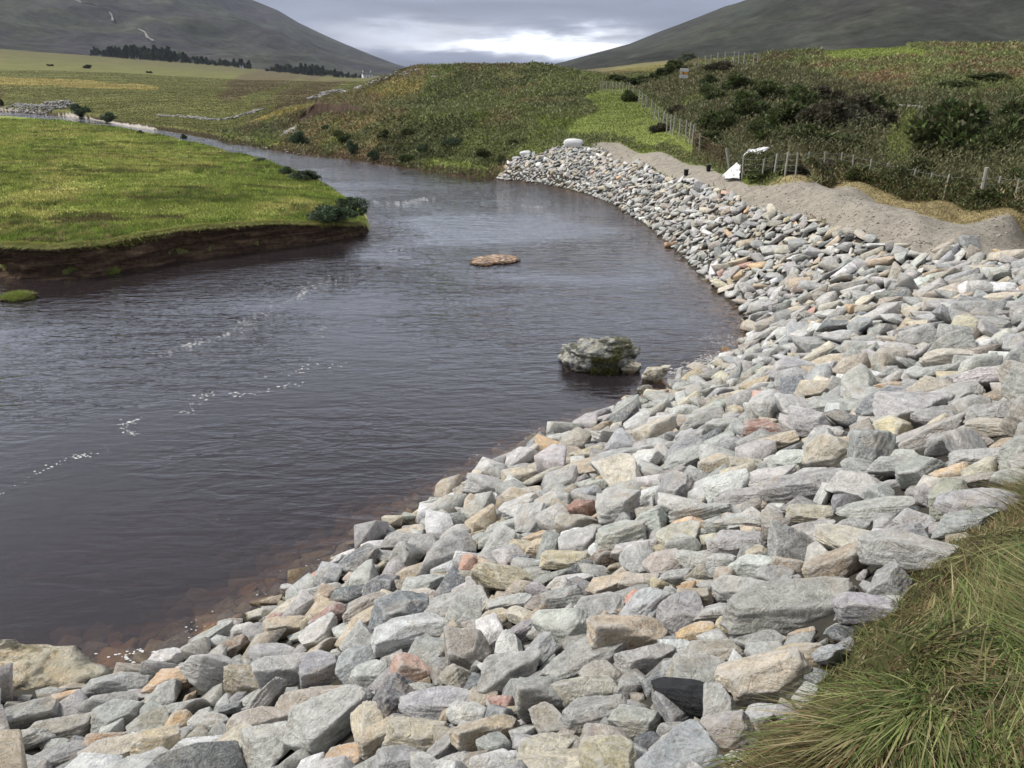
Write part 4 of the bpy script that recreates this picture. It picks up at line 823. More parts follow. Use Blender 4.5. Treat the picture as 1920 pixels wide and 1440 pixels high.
bx_2 = tx_[ix] + rng.normal(0, .11, n); by_2 = ty_[ix] + rng.normal(0, .11, n); z_2 = gz(bx_2, by_2); tc_ = np.array([(.13, .18, .04), (.10, .13, .035), (.36, .31, .13), (.22, .25, .07)])[rng.integers(0, 4, len(tx_))][ix] * rng.uniform(.7, 1.3, (n, 1))
k = z_2 > .3; V, T, cc = tris_blades(bx_2[k], by_2[k], z_2[k], (rng.uniform(.08, .24, len(tx_))[ix] * rng.uniform(.5, 1.1, n))[k], .035, .9, tc_[k], 1, seed=23)
npobj('meadow_tufts', V, T, M['blade'], cc); tag(bpy.data.objects['meadow_tufts'], 'coarse green and straw tufts standing out of the meadow turf', 'grass', kind='stuff')
# foreground tussock grass
def tussocks():
    g = np.random.default_rng(12); nc = 2600
    tx = g.uniform(-1.5, 6.5, nc * 8); ty = g.uniform(.8, 6.5, nc * 8); k = in_poly(tx, ty, FG) & (np.abs(np.degrees(np.arctan2(tx, ty))) < 60); tx, ty = tx[k][:nc], ty[k][:nc]; nc = len(tx)
    e = seg_dist(tx, ty, FG); per = 70; n = nc * per; ix = np.repeat(np.arange(nc), per)
    dirn = fbm2(tx * .9, ty * .9, 2, 120) * 11; L0 = (.05 + .105 * g.beta(2, 2.6, nc)) * np.where(e < .30, .5, 1); L0 = np.where(g.uniform(size=nc) < .10, L0 * 1.35, L0)
    kind = g.choice(6, nc, p=[.30, .18, .20, .11, .13, .08]); kind = np.where((e < .40) & (g.uniform(size=nc) < .75), g.choice([3, 5, 4], nc), kind)
    pals = np.array([[(.12, .17, .04), (.19, .24, .07), (.30, .32, .12)], [(.07, .11, .028), (.10, .15, .04), (.13, .17, .05)], [(.24, .23, .09), (.33, .29, .14), (.15, .17, .05)],
                     [(.16, .11, .05), (.24, .17, .08), (.12, .12, .04)], [(.30, .25, .13), (.40, .34, .19), (.2, .19, .08)], [(.10, .065, .03), (.16, .10, .05), (.07, .06, .025)]])
    sp = .035 + .05 * g.uniform(size=nc); bx = tx[ix] + g.normal(0, 1, n) * sp[ix]; by = ty[ix] + g.normal(0, 1, n) * sp[ix]
    out = np.arctan2(by - ty[ix], bx - tx[ix]); lx = np.cos(dirn[ix]) * 1.0 + np.cos(out) * .5 + g.normal(0, .28, n) * 1.0 - .06; ly = np.sin(dirn[ix]) * 1.0 + np.sin(out) * .5 + g.normal(0, .28, n)
    h = L0[ix] * g.uniform(.35, 1.15, n); c = pals[kind[ix], g.integers(0, 3, n)] * g.uniform(.6, 1.3, (n, 1))
    z = gz(bx, by); V, T, cc = tris_blades(bx, by, z, h, g.uniform(.004, .012, n), (lx, ly), c, 5, 1.25, seed=5)
    m_ = 45000; qx = g.uniform(-1, 6, m_ * 3); qy = g.uniform(.8, 6, m_ * 3); k = in_poly(qx, qy, FG); qx, qy = qx[k][:m_], qy[k][:m_]; m_ = len(qx); c2 = pals.reshape(-1, 3)[g.integers(0, 18, m_)] * g.uniform(.4, 1.0, (m_, 1))
    V2, T2, cc2 = tris_blades(qx, qy, gz(qx, qy), g.uniform(.015, .05, m_), g.uniform(.003, .008, m_), (g.normal(0, 1, m_), g.normal(0, 1, m_)), c2, 5, 1.0, seed=6); T = np.concatenate([T, T2 + len(V)]); V = np.concatenate([V, V2]); cc = np.concatenate([cc, cc2])
    o = npobj('tussock_grass', V, T, M['blade'], cc, True); tag(o, 'long windblown green and straw grass on the near bank at lower right', 'grass', kind='stuff')
tussocks()

# shrubs and trees as things with their own parts
def leaf_cloud(cents, rad, n, size, cols, seed, up=.3, surf=.6):
    g = np.random.default_rng(seed); cents = np.array(cents); k = g.integers(0, len(cents), n); d = g.normal(0, 1, (n, 3)); d /= np.linalg.norm(d, axis=1)[:, None]
    rr = g.uniform(surf, 1.08, n) ** .7 if surf > 0 else g.uniform(0, 1, n) ** .5
    P = cents[k, :3] + d * (cents[k, 3] * rr)[:, None] * np.array((1, 1, rad)); s = size * g.uniform(.5, 1.4, n)
    a = g.normal(0, 1, (n, 3)); a[:, 2] += up; a /= np.linalg.norm(a, axis=1)[:, None]; b = g.normal(0, 1, (n, 3)); b -= a * (a * b).sum(1)[:, None]; b /= np.linalg.norm(b, axis=1)[:, None]
    V = np.stack([P - b * (s * .38)[:, None], P + b * (s * .38)[:, None], P + (a * .8 + d * .5) * s[:, None]], 1)
    V[..., 2] = np.maximum(V[..., 2], .0)
    c = np.array(cols)[g.integers(0, len(cols), n)] * g.uniform(.6, 1.4, (n, 1)); return V.reshape(-1, 3), np.arange(n * 3).reshape(n, 3), np.repeat(c, 3, 0)
def shrub_proto(kind, seed):
    g = random.Random(seed); R_ = empty(kind, (0, 0, 0))
    cents = []
    if kind == 'gorse_bush': cols = [(.055, .095, .045), (.075, .11, .055), (.04, .065, .034), (.095, .12, .065)]; nn, sz = 6500, .055
    elif kind == 'broom_bush': cols = [(.080, .115, .034), (.105, .14, .045), (.055, .075, .026), (.11, .10, .048)]; nn, sz = 9000, .075
    else: cols = [(.095, .08, .05), (.08, .082, .045), (.115, .092, .06), (.055, .055, .032)]; nn, sz = 9000, .07
    for i in range(16): a = g.uniform(0, 6.28); d = g.uniform(0, .46); cents.append((d * math.cos(a), d * math.sin(a), g.uniform(.12, .72) * (1 - d * .9), g.uniform(.10, .24)))
    up = .8 if kind != 'gorse_bush' else .6
    V, T, c = leaf_cloud(cents, .95, nn, sz, cols, seed, up, .35); npobj('foliage', V, T, M['leaf'], c, parent=R_)
    bm = bmesh.new()
    for cc_ in cents[:6]: tube(bm, [(0, 0, -.05), (cc_[0] * .5, cc_[1] * .5, cc_[2] * .5), (cc_[0], cc_[1], cc_[2])], [.025, .016, .006], 5)
    bmobj('stem', bm, M['bark'], R_); return R_
def tree_proto(kind, seed):
    g = random.Random(seed); R_ = empty(kind, (0, 0, 0)); cents = []
    if kind == 'pine_tree':
        cols = [(.022, .036, .020), (.030, .045, .026), (.016, .026, .016)]
        for i in range(26):
            t = i / 25; w = (1 - t) ** .75 * .26 + .02; a = g.uniform(0, 6.28); cents.append((math.cos(a) * w * .7, math.sin(a) * w * .7, .18 + .8 * t, .05 + w * .35))
    else:
        cols = [(.040, .058, .022), (.055, .072, .03), (.03, .042, .02)]
        for i in range(16): a = g.uniform(0, 6.28); d = g.uniform(0, .30); cents.append((d * math.cos(a), d * math.sin(a), g.uniform(.38, .85), g.uniform(.09, .18)))
    V, T, c = leaf_cloud(cents, .9, 1500, .07, cols, seed, .2, .2); npobj('crown', V, T, M['leaf'], c, parent=R_)
    bm = bmesh.new(); tube(bm, [(0, 0, -.05), (.01, 0, .3), (-.01, .01, .6), (0, 0, .85)], [.022, .017, .012, .004], 6)
    for i in range(4): a = g.uniform(0, 6.28); h_ = g.uniform(.3, .6); tube(bm, [(0, 0, h_), (math.cos(a) * .15, math.sin(a) * .15, h_ + .1)], [.009, .003], 4)
    bmobj('trunk', bm, M['bark'], R_); return R_
PROTO = {}; USED = set()
for kind, ns in (('gorse_bush', 3), ('broom_bush', 4), ('heather_bush', 3), ('pine_tree', 4), ('birch_tree', 3)):
    PROTO[kind] = [(shrub_proto if 'bush' in kind else tree_proto)(kind, 40 + i * 7 + len(kind)) for i in range(ns)]
def put(kind, x, y, z, w, h, lab, cat, group, rz=None):
    p = random.choice(PROTO[kind])
    if p.name in USED:
        o = p.copy(); COL.objects.link(o)
        for ch_ in p.children: c_ = ch_.copy(); COL.objects.link(c_); c_.parent = o
    else: o = p; USED.add(p.name)
    o.location = (x, y, z); o.rotation_euler = (0, 0, random.uniform(0, 6.28) if rz is None else rz); o.scale = (w, w, h)
    for kk in ('label', 'category', 'group'):
        if kk in o: del o[kk]
    tag(o, lab, cat, group); return o
def shrub_at(kind, px, py, wpx, hpx, lab, group=None, cat='shrub'):
    # py is the foot of the plant
    x, y, z = hit(np.array([float(px)]), np.array([float(py)])); x, y, z = x[0], y[0], z[0]; dep = project(x, y, z)[2]; m = dep / F
    return put(kind, x, y, z - .05, wpx * m * 1.05, max(hpx * m * 1.15, .2), lab, cat, group)
shrub_at('gorse_bush', 624, 418, 84, 44, 'large blue-green gorse bush at the tip of the meadow')
shrub_at('gorse_bush', 660, 398, 50, 40, 'dark spiky gorse bush behind the larger one at the meadow tip')
shrub_at('gorse_bush', 570, 336, 58, 20, 'low dark gorse bush on the far edge of the meadow by the channel')
shrub_at('gorse_bush', 537, 326, 30, 16, 'little dark bush just left of the low gorse on the meadow edge')
shrub_at('gorse_bush', 492, 302, 26, 8, 'tiny low shrub on the meadow edge where the channel narrows')
shrub_at('gorse_bush', 150, 220, 40, 27, 'dark gorse bush right of the rubble wall at far left')
shrub_at('gorse_bush', 205, 228, 30, 18, 'second dark shrub right of the rubble wall above the channel')
shrub_at('gorse_bush', 560, 272, 42, 28, 'rounded dark bush below the eroded scar on the far bank')
shrub_at('gorse_bush', 345, 259, 14, 9, 'small tuft on a stone standing in the far channel')
shrub_at('gorse_bush', 263, 251, 12, 8, 'smaller tuft at the left end of the far channel')
shrub_at('gorse_bush', 660, 290, 26, 30, 'upright dark bush above the far waterline, left of the dark bank')
shrub_at('gorse_bush', 700, 300, 20, 26, 'narrow dark bush right beside the upright one on the far bank')
FMARK = [('the eroded scar', 600, 210), ('the stone spill', 545, 247), ('the rounded bush', 560, 258), ('the upright dark bush', 660, 275), ('the tip of the rock bank', 935, 335), ('the white bag', 985, 289), ('the knoll terrace', 800, 212), ('the far waterline', 760, 318), ('the knoll summit', 950, 118), ('the grassy dip', 1060, 240)]
for (px, py, w, h) in [(640, 266, 38, 24), (612, 243, 20, 13), (722, 258, 26, 17), (768, 250, 24, 13), (850, 272, 32, 20), (795, 284, 24, 15), (905, 292, 28, 17), (940, 306, 22, 15), (762, 300, 24, 16), (962, 273, 22, 13)]:
    kd = 'gorse_bush' if (px // 10) % 2 else 'broom_bush'
    shrub_at(kd, px, py, w, h, rel_label(f"{'wide' if w > 36 else 'small'} {'bluish' if kd[0] == 'g' else 'dark green'} bush", px, py, FMARK, used_lab), 'low dark bushes on the far bank')
HMARK = [('the sign', 1280, 137), ('the skyline posts', 1365, 102), ('the long rail', 1705, 208), ('the short rail', 1820, 215), ('the green gully', 1690, 255), ('the bright green patch', 1640, 100), ('the dip fence', 1215, 180), ('the rusty gate', 1312, 290),
         ('the crumpled sheet', 1418, 292), ('the thick fence post', 1836, 340), ('the leaning post', 1362, 312), ('the track hump', 1490, 342), ('the grassy dip', 1170, 215), ('the small lime patch', 1290, 196), ('the dark skyline shrubs', 1790, 76)]
for (px, py, w, h) in [(1265, 140, 44, 28), (1240, 150, 40, 24), (1200, 158, 50, 18), (1155, 154, 44, 16), (1290, 118, 34, 18), (1350, 138, 50, 26), (1180, 190, 34, 22), (1330, 165, 40, 26), (1380, 175, 60, 40), (1440, 190, 70, 44), (1500, 205, 70, 50), (1330, 195, 50, 40),
                       (1400, 225, 80, 56), (1470, 245, 90, 60), (1550, 250, 90, 70), (1350, 245, 60, 50), (1600, 230, 80, 60), (1430, 270, 80, 50), (1510, 280, 90, 50), (1580, 285, 80, 44), (1640, 250, 70, 56), (1780, 295, 130, 110), (1840, 300, 90, 80),
                       (1770, 235, 60, 56), (1890, 290, 80, 80), (1810, 250, 60, 40), (1910, 230, 80, 60), (1330, 280, 50, 36), (1370, 295, 50, 26), (1640, 215, 60, 44), (1540, 200, 60, 44), (1720, 330, 60, 40), (1790, 370, 70, 40), (1870, 385, 80, 44), (1910, 360, 70, 50), (1700, 360, 60, 34), (1620, 335, 60, 36), (1550, 322, 60, 30), (1480, 326, 60, 28), (1430, 335, 50, 26), (1270, 215, 30, 22), (1240, 245, 34, 20), (1850, 150, 60, 18), (1790, 165, 60, 20)]:
    kd = 'heather_bush' if (px * 7 + py) % 3 == 0 else 'broom_bush'
    shrub_at(kd, px, py, w, h, rel_label(f"{'tall' if h > 60 else ('broad' if w > 62 else 'low')} {'brownish heather' if kd[0] == 'h' else 'dark broom'} bush", px, py - h / 2, HMARK, used_lab), 'bushes over the right-hand hill')
shrub_at('heather_bush', 1718, 76, 12, 10, 'small dark shrub on the skyline right of the bright green patch')
shrub_at('heather_bush', 1783, 80, 16, 9, 'dark low shrub on the right-hand skyline beside a smaller one')
shrub_at('heather_bush', 1797, 80, 12, 9, 'rightmost small dark shrub on the hill skyline')
MMARK = [('the rubble wall', 75, 200), ('the ochre grass strip', 120, 155), ('the left tree belt', 300, 108), ('the mountain foot', 40, 95), ('the white plank', 120, 193), ('the pale broken wall', 390, 220)]
for (px, py, w, h) in [(95, 124, 10, 5), (165, 128, 14, 8), (280, 137, 9, 5), (4, 200, 10, 14)]:
    shrub_at('heather_bush', px, py, w, h, rel_label('low dark shrub', px, py, MMARK, used_lab), 'dark shrubs scattered on the moor')
# trees at the mountain foot
def tree_at(kind, px, py, h, r, lab, group):
    x, y, z = at_r(px, py, r); x, y = float(x), float(y); z = min(float(z), float(gz(np.array([x]), np.array([y]))[0])); m = project(x, y, z)[2] / F
    put(kind, x, y, z - .3, h * m * random.uniform(1.0, 1.3), h * m * 1.05, lab, 'tree', group)
ONES = 'first second third fourth fifth sixth seventh eighth ninth tenth eleventh twelfth thirteenth fourteenth fifteenth sixteenth seventeenth eighteenth nineteenth'.split()
def ordinal(n):
    if n < 20: return ONES[n - 1]
    t = ['twent', 'thirt', 'fort', 'fift', 'sixt', 'sevent', 'eight', 'ninet'][n // 10 - 2]
    return t + 'ieth' if n % 10 == 0 else t + 'y-' + ONES[n % 10 - 1]
def belt(x0, x1, gx, gb, hx_, hv, share, step, nm):
    p = x0; k = 0
    while p < x1:
        k += 1; f = random.uniform(.7, 1.15); hgt = float(np.interp(p, hx_, hv)) * f; kind = 'pine_tree' if random.random() < share else 'birch_tree'
        size = 'tall' if f > 1.0 else ('short' if f < .82 else 'middling')
        tree_at(kind, p, float(np.interp(p, gx, gb)) + random.uniform(-2, 1.5), hgt, random.uniform(860, 930), f"{size} {'dark conifer' if kind == 'pine_tree' else 'rounded broadleaf'}, {ordinal(k)} tree from the left in the {nm} tree belt", f"trees of the {nm} belt under the mountain"); p += random.uniform(*step)
belt(172, 472, [172, 260, 360, 475], [101, 113, 120, 131], [172, 180, 200, 210, 250, 275, 300, 340, 360, 400, 475], [10, 16, 16, 20, 22, 26, 24, 22, 15, 12, 16], .72, (3.6, 6.2), 'left')
belt(500, 690, [500, 560, 640, 690], [136, 141, 147, 150], [500, 540, 600, 640, 690], [8, 18, 18, 12, 8], .5, (3.4, 5.8), 'right')

# ------------------------------------------------------------------ fences
def fence(name, lab, tops, hpost, wpost, gapmax=60, rel=None, wires=4, special=None):
    px = np.array([t[0] for t in tops], float); tp = np.array([t[1] for t in tops], float); by = tp + 45.0
    # foot of each post: iterate so that a post of hpost metres reaches its traced top
    for _ in range(12):
        x, y, z = hit(px, by); dep = project(x, y, z)[2]; hh = np.array([special.get(i, hpost) if special else hpost for i in range(len(px))]); _, ty, _ = project(x, y, z + hh); by = by + (tp - ty) * .7
    root = empty(name, (float(x[0]), float(y[0]), float(z[0])), lab, 'fence'); o0 = Vector(root.location)
    pts = [Vector((a, b, c)) for a, b, c in zip(x.tolist(), y.tolist(), z.tolist())]
    for i, p in enumerate(pts):
        bm = bmesh.new(); w = wpost * (2.0 if special and i in special else random.uniform(.85, 1.15)); h_ = float(hh[i]); le = Vector((random.gauss(0, .035), random.gauss(0, .035), 0)) * h_
        tube(bm, [p - o0 - Vector((0, 0, .3)), p - o0 + le * .5 + Vector((0, 0, h_ * .5)), p - o0 + le + Vector((0, 0, h_ - .01)), p - o0 + le + Vector((0, 0, h_))], [w, w * .97, w * .95, w * .7], 8)
        bmobj('post', bm, M['wood'], root)
    for k in range(wires):
        bm = bmesh.new(); L = []
        for i, p in enumerate(pts):
            L.append(p - o0 + Vector((0, wpost, (hh[i] if not special else hpost) * (.93 - .22 * k))))
            if i < len(pts) - 1: q = pts[i + 1]; L.append((p + q) / 2 - o0 + Vector((0, wpost, hpost * (.93 - .22 * k) - .025)))
        tube(bm, L, 0.0028, 4); bmobj('wire', bm, M['wire'], root)
    return root, pts
tA = [(1391, 295), (1427, 296), (1451, 287), (1471, 285), (1491, 286), (1515, 284), (1544, 284), (1574, 287), (1597, 290), (1628, 298), (1655, 305), (1680, 310), (1706, 316), (1740, 323), (1767, 327), (1795, 329), (1836, 314), (1865, 330), (1899, 334), (1940, 340)]
fence('wire_fence', 'post and wire fence in the bracken behind the gravel track', tA, .82, .033, special={16: 1.08})
tB = [(1125, 152), (1131, 152), (1137, 152), (1143, 153), (1149, 153), (1155, 153), (1162, 154), (1168, 154), (1174, 154), (1179, 154), (1187, 160), (1198, 168), (1204, 174), (1211, 178), (1220, 187), (1227, 193), (1234, 200), (1242, 208), (1250, 213), (1257, 215), (1262, 217), (1274, 222), (1285, 227), (1292, 229), (1298, 233), (1311, 250)]
fence('wire_fence', 'grey post fence climbing the grassy dip beside the knoll', tB, 1.05, .042)
tC = [(1309, 108), (1323, 104), (1333, 103), (1345, 98), (1358, 97), (1375, 96), (1385, 97), (1394, 99), (1412, 98), (1420, 101)]
fence('wire_fence', 'short row of pale fence posts on the hill skyline above the sign', tC, 1.2, .05)
# gate of rusty mesh with its grey neighbour panel
def panel(name, lab, L, h, mat, n):
    x, y, z = hit(np.array([L[0][0], L[1][0]], float), np.array([L[0][1], L[1][1]], float)); a = Vector((x[0], y[0], z[0])); b = Vector((x[1], y[1], z[1]))
    root = empty(name, a, lab, name.split('_')[-1]); d = b - a; bm = bmesh.new(); up = Vector((0, 0, h))
    for t in (0, 1): tube(bm, [d * t, d * t + up], .02, 6)
    for t in (.02, .98): tube(bm, [up * t, d + up * t], .014, 6)
    bmobj('frame', bm, M[mat], root); bm = bmesh.new()
    for i in range(1, n): tube(bm, [d * (i / n) + up * .03, d * (i / n) + up * .97], .006, 4)
    for i in range(1, 6): tube(bm, [up * (i / 6), d + up * (i / 6)], .006, 4)
    bmobj('mesh', bm, M[mat], root)
panel('field_gate', 'rusty brown mesh gate at the end of the gravel track', [(1298, 294), (1325, 312)], 1.15, 'rust', 9)
panel('mesh_panel', 'dark wire mesh panel just right of the rusty gate', [(1328, 311), (1350, 318)], .95, 'rust', 8)
# leaning post by the sheet
x, y, z = hit(np.array([1368.]), np.array([330.])); bm = bmesh.new(); tube(bm, [(0, 0, -.1), (-.14, 0, .55), (-.28, 0, 1.05)], [.05, .05, .045], 8)
lp = bmobj('leaning_post', bm, M['wood']); lp.location = (x[0], y[0] - .2, z[0]); tag(lp, 'pale wooden post leaning left in front of the white sheet', 'post')
# white sheets of geotextile
def cloth(name, lab, corners, mat, seed, lift=.0, amp=.10, n=26, cat='sheet'):
    P = []
    for (px, py, up) in corners: a, b, c = hit(np.array([float(px)]), np.array([float(py)])); P.append(Vector((a[0], b[0], c[0] + up)))
    V = []
    for i in range(n):
        for j in range(n):
            u, v = i / (n - 1), j / (n - 1); p = (P[0] * (1 - u) + P[1] * u) * (1 - v) + (P[3] * (1 - u) + P[2] * u) * v
            k = amp * (fbm2(np.array(u * 6.), np.array(v * 6.), 3, seed) - .5) * 2; V.append((p.x + k * .5, p.y - k, p.z + k * .6 + lift))
    V = np.array(V, float); ix = np.arange(n * n).reshape(n, n); Q = np.stack([ix[:-1, :-1], ix[1:, :-1], ix[1:, 1:], ix[:-1, 1:]], -1).reshape(-1, 4)
    c0 = V.mean(0); o = npobj(name, V - c0, Q, M[mat], None, True, k=4); o.location = c0 * np.array((.975, .975, 1)) + np.array((0, 0, .08)); sm = o.modifiers.new('s', 'SOLIDIFY'); sm.thickness = .02; tag(o, lab, cat); return o
cloth('white_sheet', 'white geotextile sheet hanging off the fence beside the leaning post', [(1352, 331, .0), (1384, 336, .0), (1386, 331, .38), (1378, 330, .50)], 'white_sheet', 4, amp=.10)
cloth('white_sheet', 'crumpled white sheet caught in the bracken above the fence', [(1382, 322, .35), (1424, 309, .40), (1440, 303, .55), (1400, 310, .62)], 'white_sheet', 8, amp=.12)
def bag(px, py, w, h, lab):
    x, y, z = hit(np.array([float(px)]), np.array([float(py)])); m = project(x, y, z)[2][0] / F; V, T = rock_shape(4, int(px), 1, .8)
    g = ICO[4][0]; V = V * .45 + g * .32; V = V / (V.max(0) - V.min(0)); o = npobj('white_bag', V * np.array((w * m, w * m * .6, h * m * 1.3)), T, M['white_sheet'], None, True)
    o.location = (x[0], y[0], z[0] + h * m * .45); tag(o, lab, 'bag')
bag(1075, 277, 38, 14, 'white bulk bag lying on top of the far end of the rock bank')
bag(985, 293, 22, 9, 'smaller white bag at the left shoulder of the far rock bank')
def bucket(px, py, w, lab):
    x, y, z = hit(np.array([float(px)]), np.array([float(py)])); m = project(x, y, z)[2][0] / F; w = w * m; root = empty('bucket', (x[0], y[0], z[0] + .02), lab, 'bucket')
    bm = bmesh.new(); tube(bm, [(0, 0, 0), (0, 0, .02), (0, 0, w * 1.15), (0, 0, w * 1.25)], [w * .40, w * .43, w * .5, w * .54], 16); bmobj('body', bm, M['black'], root, True)
    bm = bmesh.new(); tube(bm, [(-w * .52, 0, w * 1.2), (-w * .3, .03, w * 1.45), (0, .03, w * 1.55), (w * .3, .03, w * 1.45), (w * .52, 0, w * 1.2)], .008, 5); bmobj('handle', bm, M['wire'], root)
bucket(1328, 322, 9, 'black bucket standing on the gravel track near the gate'); bucket(1286, 331, 9, 'black bucket at the lower edge of the gravel track'); bucket(1228, 340, 9, 'black tub among the far rocks below the track')
# sign: three boards on two posts
def sign():
    x, y, z = hit(np.array([1280.]), np.array([160.])); m = project(x, y, z)[2][0] / F; w = 15.5 * m; topz = None
    root = empty('sign', (x[0], y[0], z[0]), 'three-board sign, white over orange over white, on the right hill', 'sign'); root.rotation_euler = (0, math.radians(3), 0)
    zt = [float(np.interp(q, [128, 146], [1.0, 0.0])) for q in (128, 146)]
    x0, y0, zz = x[0], y[0], z[0]
    def zrow(py): d = ray(1280, py); return H + d[2] * (y0 / d[1]) - zz
    mats = [('sign_white', (.8, .8, .8)), ('sign_orange', (.75, .33, .06)), ('sign_white_lower', (.8, .8, .8))]
    for (a, b), (nm, c), dx in zip(((128.3, 134.2), (135.2, 139.6), (140.4, 146)), mats, (.0, 0, 0)):
        za, zb = zrow(a), zrow(b); bm = bmesh.new(); box(bm, (dx, 0, (za + zb) / 2), (w, .03, za - zb), bev=.006)
        bo = bmobj('board', bm, simple(nm, c, .04, 3, .5), root)
        if nm == 'sign_orange':
            bm = bmesh.new(); box(bm, (-w * .33, -.020, (za + zb) / 2), (w * .28, .008, (za - zb) * .8)); bmobj('pale_panel', bm, simple('sign_pale', (.7, .58, .48), .1, 3), bo)
            bm = bmesh.new(); box(bm, (-w * .10, -.020, (za + zb) / 2), (w * .12, .008, (za - zb) * .9)); bmobj('dark_panel', bm, simple('sign_dark', (.10, .05, .03), .1, 3), bo)
        else:
            bm = bmesh.new()
            for i in range(11): box(bm, (-w * .40 + i * w * .075, -.020, (za + zb) / 2 + .01 * (i % 2)), (w * .045, .008, (za - zb) * .22))
            bmobj('lettering', bm, simple('sign_ink', (.35, .42, .55) if nm.endswith('lower') else (.55, .55, .55), .1, 3), bo)
    for s in (-.35, .35):
        bm = bmesh.new(); box(bm, (s * w, .05, zrow(128) / 2 - .1), (.05, .05, zrow(128) + .2)); bmobj('post', bm, M['wood'], root)
sign()
# pale boards and exposed cuts on the hill
def rail(px0, py0, px1, py1, lab, mat='plank', rad=.05):
    x, y, z = hit(np.array([float(px0), float(px1)]), np.array([float(py0), float(py1)])); a = Vector((x[0], y[0], z[0] + .25)); b = Vector((x[1], y[1], z[1] + .25)); bm = bmesh.new()
    box(bm, (0, 0, 0), ((b - a).length, rad * 1.2, rad * 2), bev=.01); o = bmobj('timber_rail', bm, M[mat]); o.location = (a + b) / 2; o.rotation_euler = (b - a).to_track_quat('X', 'Z').to_euler(); tag(o, lab, 'rail')
rail(1668, 206, 1742, 211, 'long pale timber rail over a bare earth cut on the right hill', 'wood', .06)
rail(1806, 214, 1836, 216, 'short pale timber rail right of the tall broom bush', 'wood', .06)
rail(106, 197, 132, 196, 'white plank leaning on the rubble wall at far left', 'white_sheet', .35)
rail(808, 148, 820, 148, 'small pale plank lying on the flank of the knoll', 'wood', .06)
# stone walls on the moor, rubble pile
def stone_wall(name, lab, L, n, size, spread, hgt, cat='wall'):
    P = hpts(L); P = np.array(P); sg = np.hypot(*np.diff(P, axis=0).T); cm = np.concatenate([[0], np.cumsum(sg)]); Vs, Ts, Cs, off = [], [], [], 0
    for i in range(n):
        s = rng.uniform(0, cm[-1]); x = np.interp(s, cm, P[:, 0]) + rng.normal(0, spread); y = np.interp(s, cm, P[:, 1]) + rng.normal(0, spread)
        z = float(gz(np.array([x]), np.array([y]))[0]); q = rng.uniform(.5, 1.3) * size; V = VLO[rng.integers(24)] * np.array((q * 1.3, q, q * .7)); a = rng.uniform(0, 6.28)
        V = V @ np.array(Euler((rng.normal(0, .2), rng.normal(0, .2), a)).to_matrix()).T + np.array((x, y, z + rng.uniform(.0, hgt) * (.4 + .6 * fbm2(np.array(s / 4.), np.array(0.), 2, 5)))); Vs.append(V); Ts.append(VLOT + off); off += len(V)
        c = np.array(PAL[random.choice(['lg', 'w', 'g', 'lg', 'c', 'pu'])]); Cs.append(np.tile(c * .55, (len(V), 1)))
    V = np.concatenate(Vs); c0 = V.mean(0); c0[2] = V[:, 2].min(); o = npobj(name, V - c0, np.concatenate(Ts), M['rock_far'], np.concatenate(Cs)); o.location = c0; tag(o, lab, cat, kind='stuff' if cat == 'stones' else None)
stone_wall('rubble_wall', 'tumbled rubble wall above the gravel at far left', [(25, 198), (60, 203), (95, 206), (125, 203)], 420, .34, .9, .7)
stone_wall('rubble_stones', 'grey stone heap at the right end of the rubble wall', [(95, 200), (122, 200)], 240, .42, .8, 1.3, 'stones')
stone_wall('dry_stone_wall', 'low broken dry stone wall across the moor above the channel', [(298, 217), (340, 220), (370, 222), (400, 225), (440, 222), (468, 214), (488, 206)], 420, .26, .30, .25)
stone_wall('dry_stone_wall', 'dry stone wall running up the left flank of the knoll', [(585, 186), (610, 175), (640, 170), (670, 168), (690, 160), (715, 152), (760, 142), (775, 138)], 420, .36, .35, .45)
stone_wall('stone_spill', 'pale stones spilling down the bank under the eroded scar', [(528, 256), (540, 247), (556, 240), (562, 236)], 160, .2, .5, .1, 'stones')
stone_wall('shore_stones', 'pale stones at the waterline below the spill on the far bank', [(470, 276), (490, 280), (530, 286), (560, 291)], 50, .25, .4, .05, 'stones')
# crumbling peat lip above the far bank
P_ = np.array(hpts([(556, 228), (575, 214), (592, 209), (620, 209), (660, 210), (700, 212)])); sg = np.hypot(*np.diff(P_, axis=0).T); cm = np.concatenate([[0], np.cumsum(sg)]); n = 240; t = np.linspace(0, cm[-1], n); ex = np.interp(t, cm, P_[:, 0]); ey = np.interp(t, cm, P_[:, 1]); ez = gz(ex, ey); hh_ = 1.5 * np.sin(np.clip(t / cm[-1], 0, 1) * math.pi) ** .5 * (.5 + .5 * (1 - t / cm[-1])) * (.6 + .8 * fbm2(t / 1.2, t * 0, 3, 8)) + .1
V = np.concatenate([np.stack([ex, ey - .5 - .8 * k * 0 + .35 * k + .25 * (fbm2(t * 2, t * 0 + k * 5, 3, 9) - .5), ez - .15 + hh_ * k * .75], -1) for k in np.linspace(0, 1, 8)]); V = np.concatenate([V, np.stack([ex, ey + 1.8, ez + .05], -1)]); ix = np.arange(9 * n).reshape(9, n)
tag(npobj('peat_scar', V, np.stack([ix[:-1, :-1], ix[:-1, 1:], ix[1:, 1:], ix[1:, :-1]], -1).reshape(-1, 4), M['soil'], None, True, k=4), kind='structure')
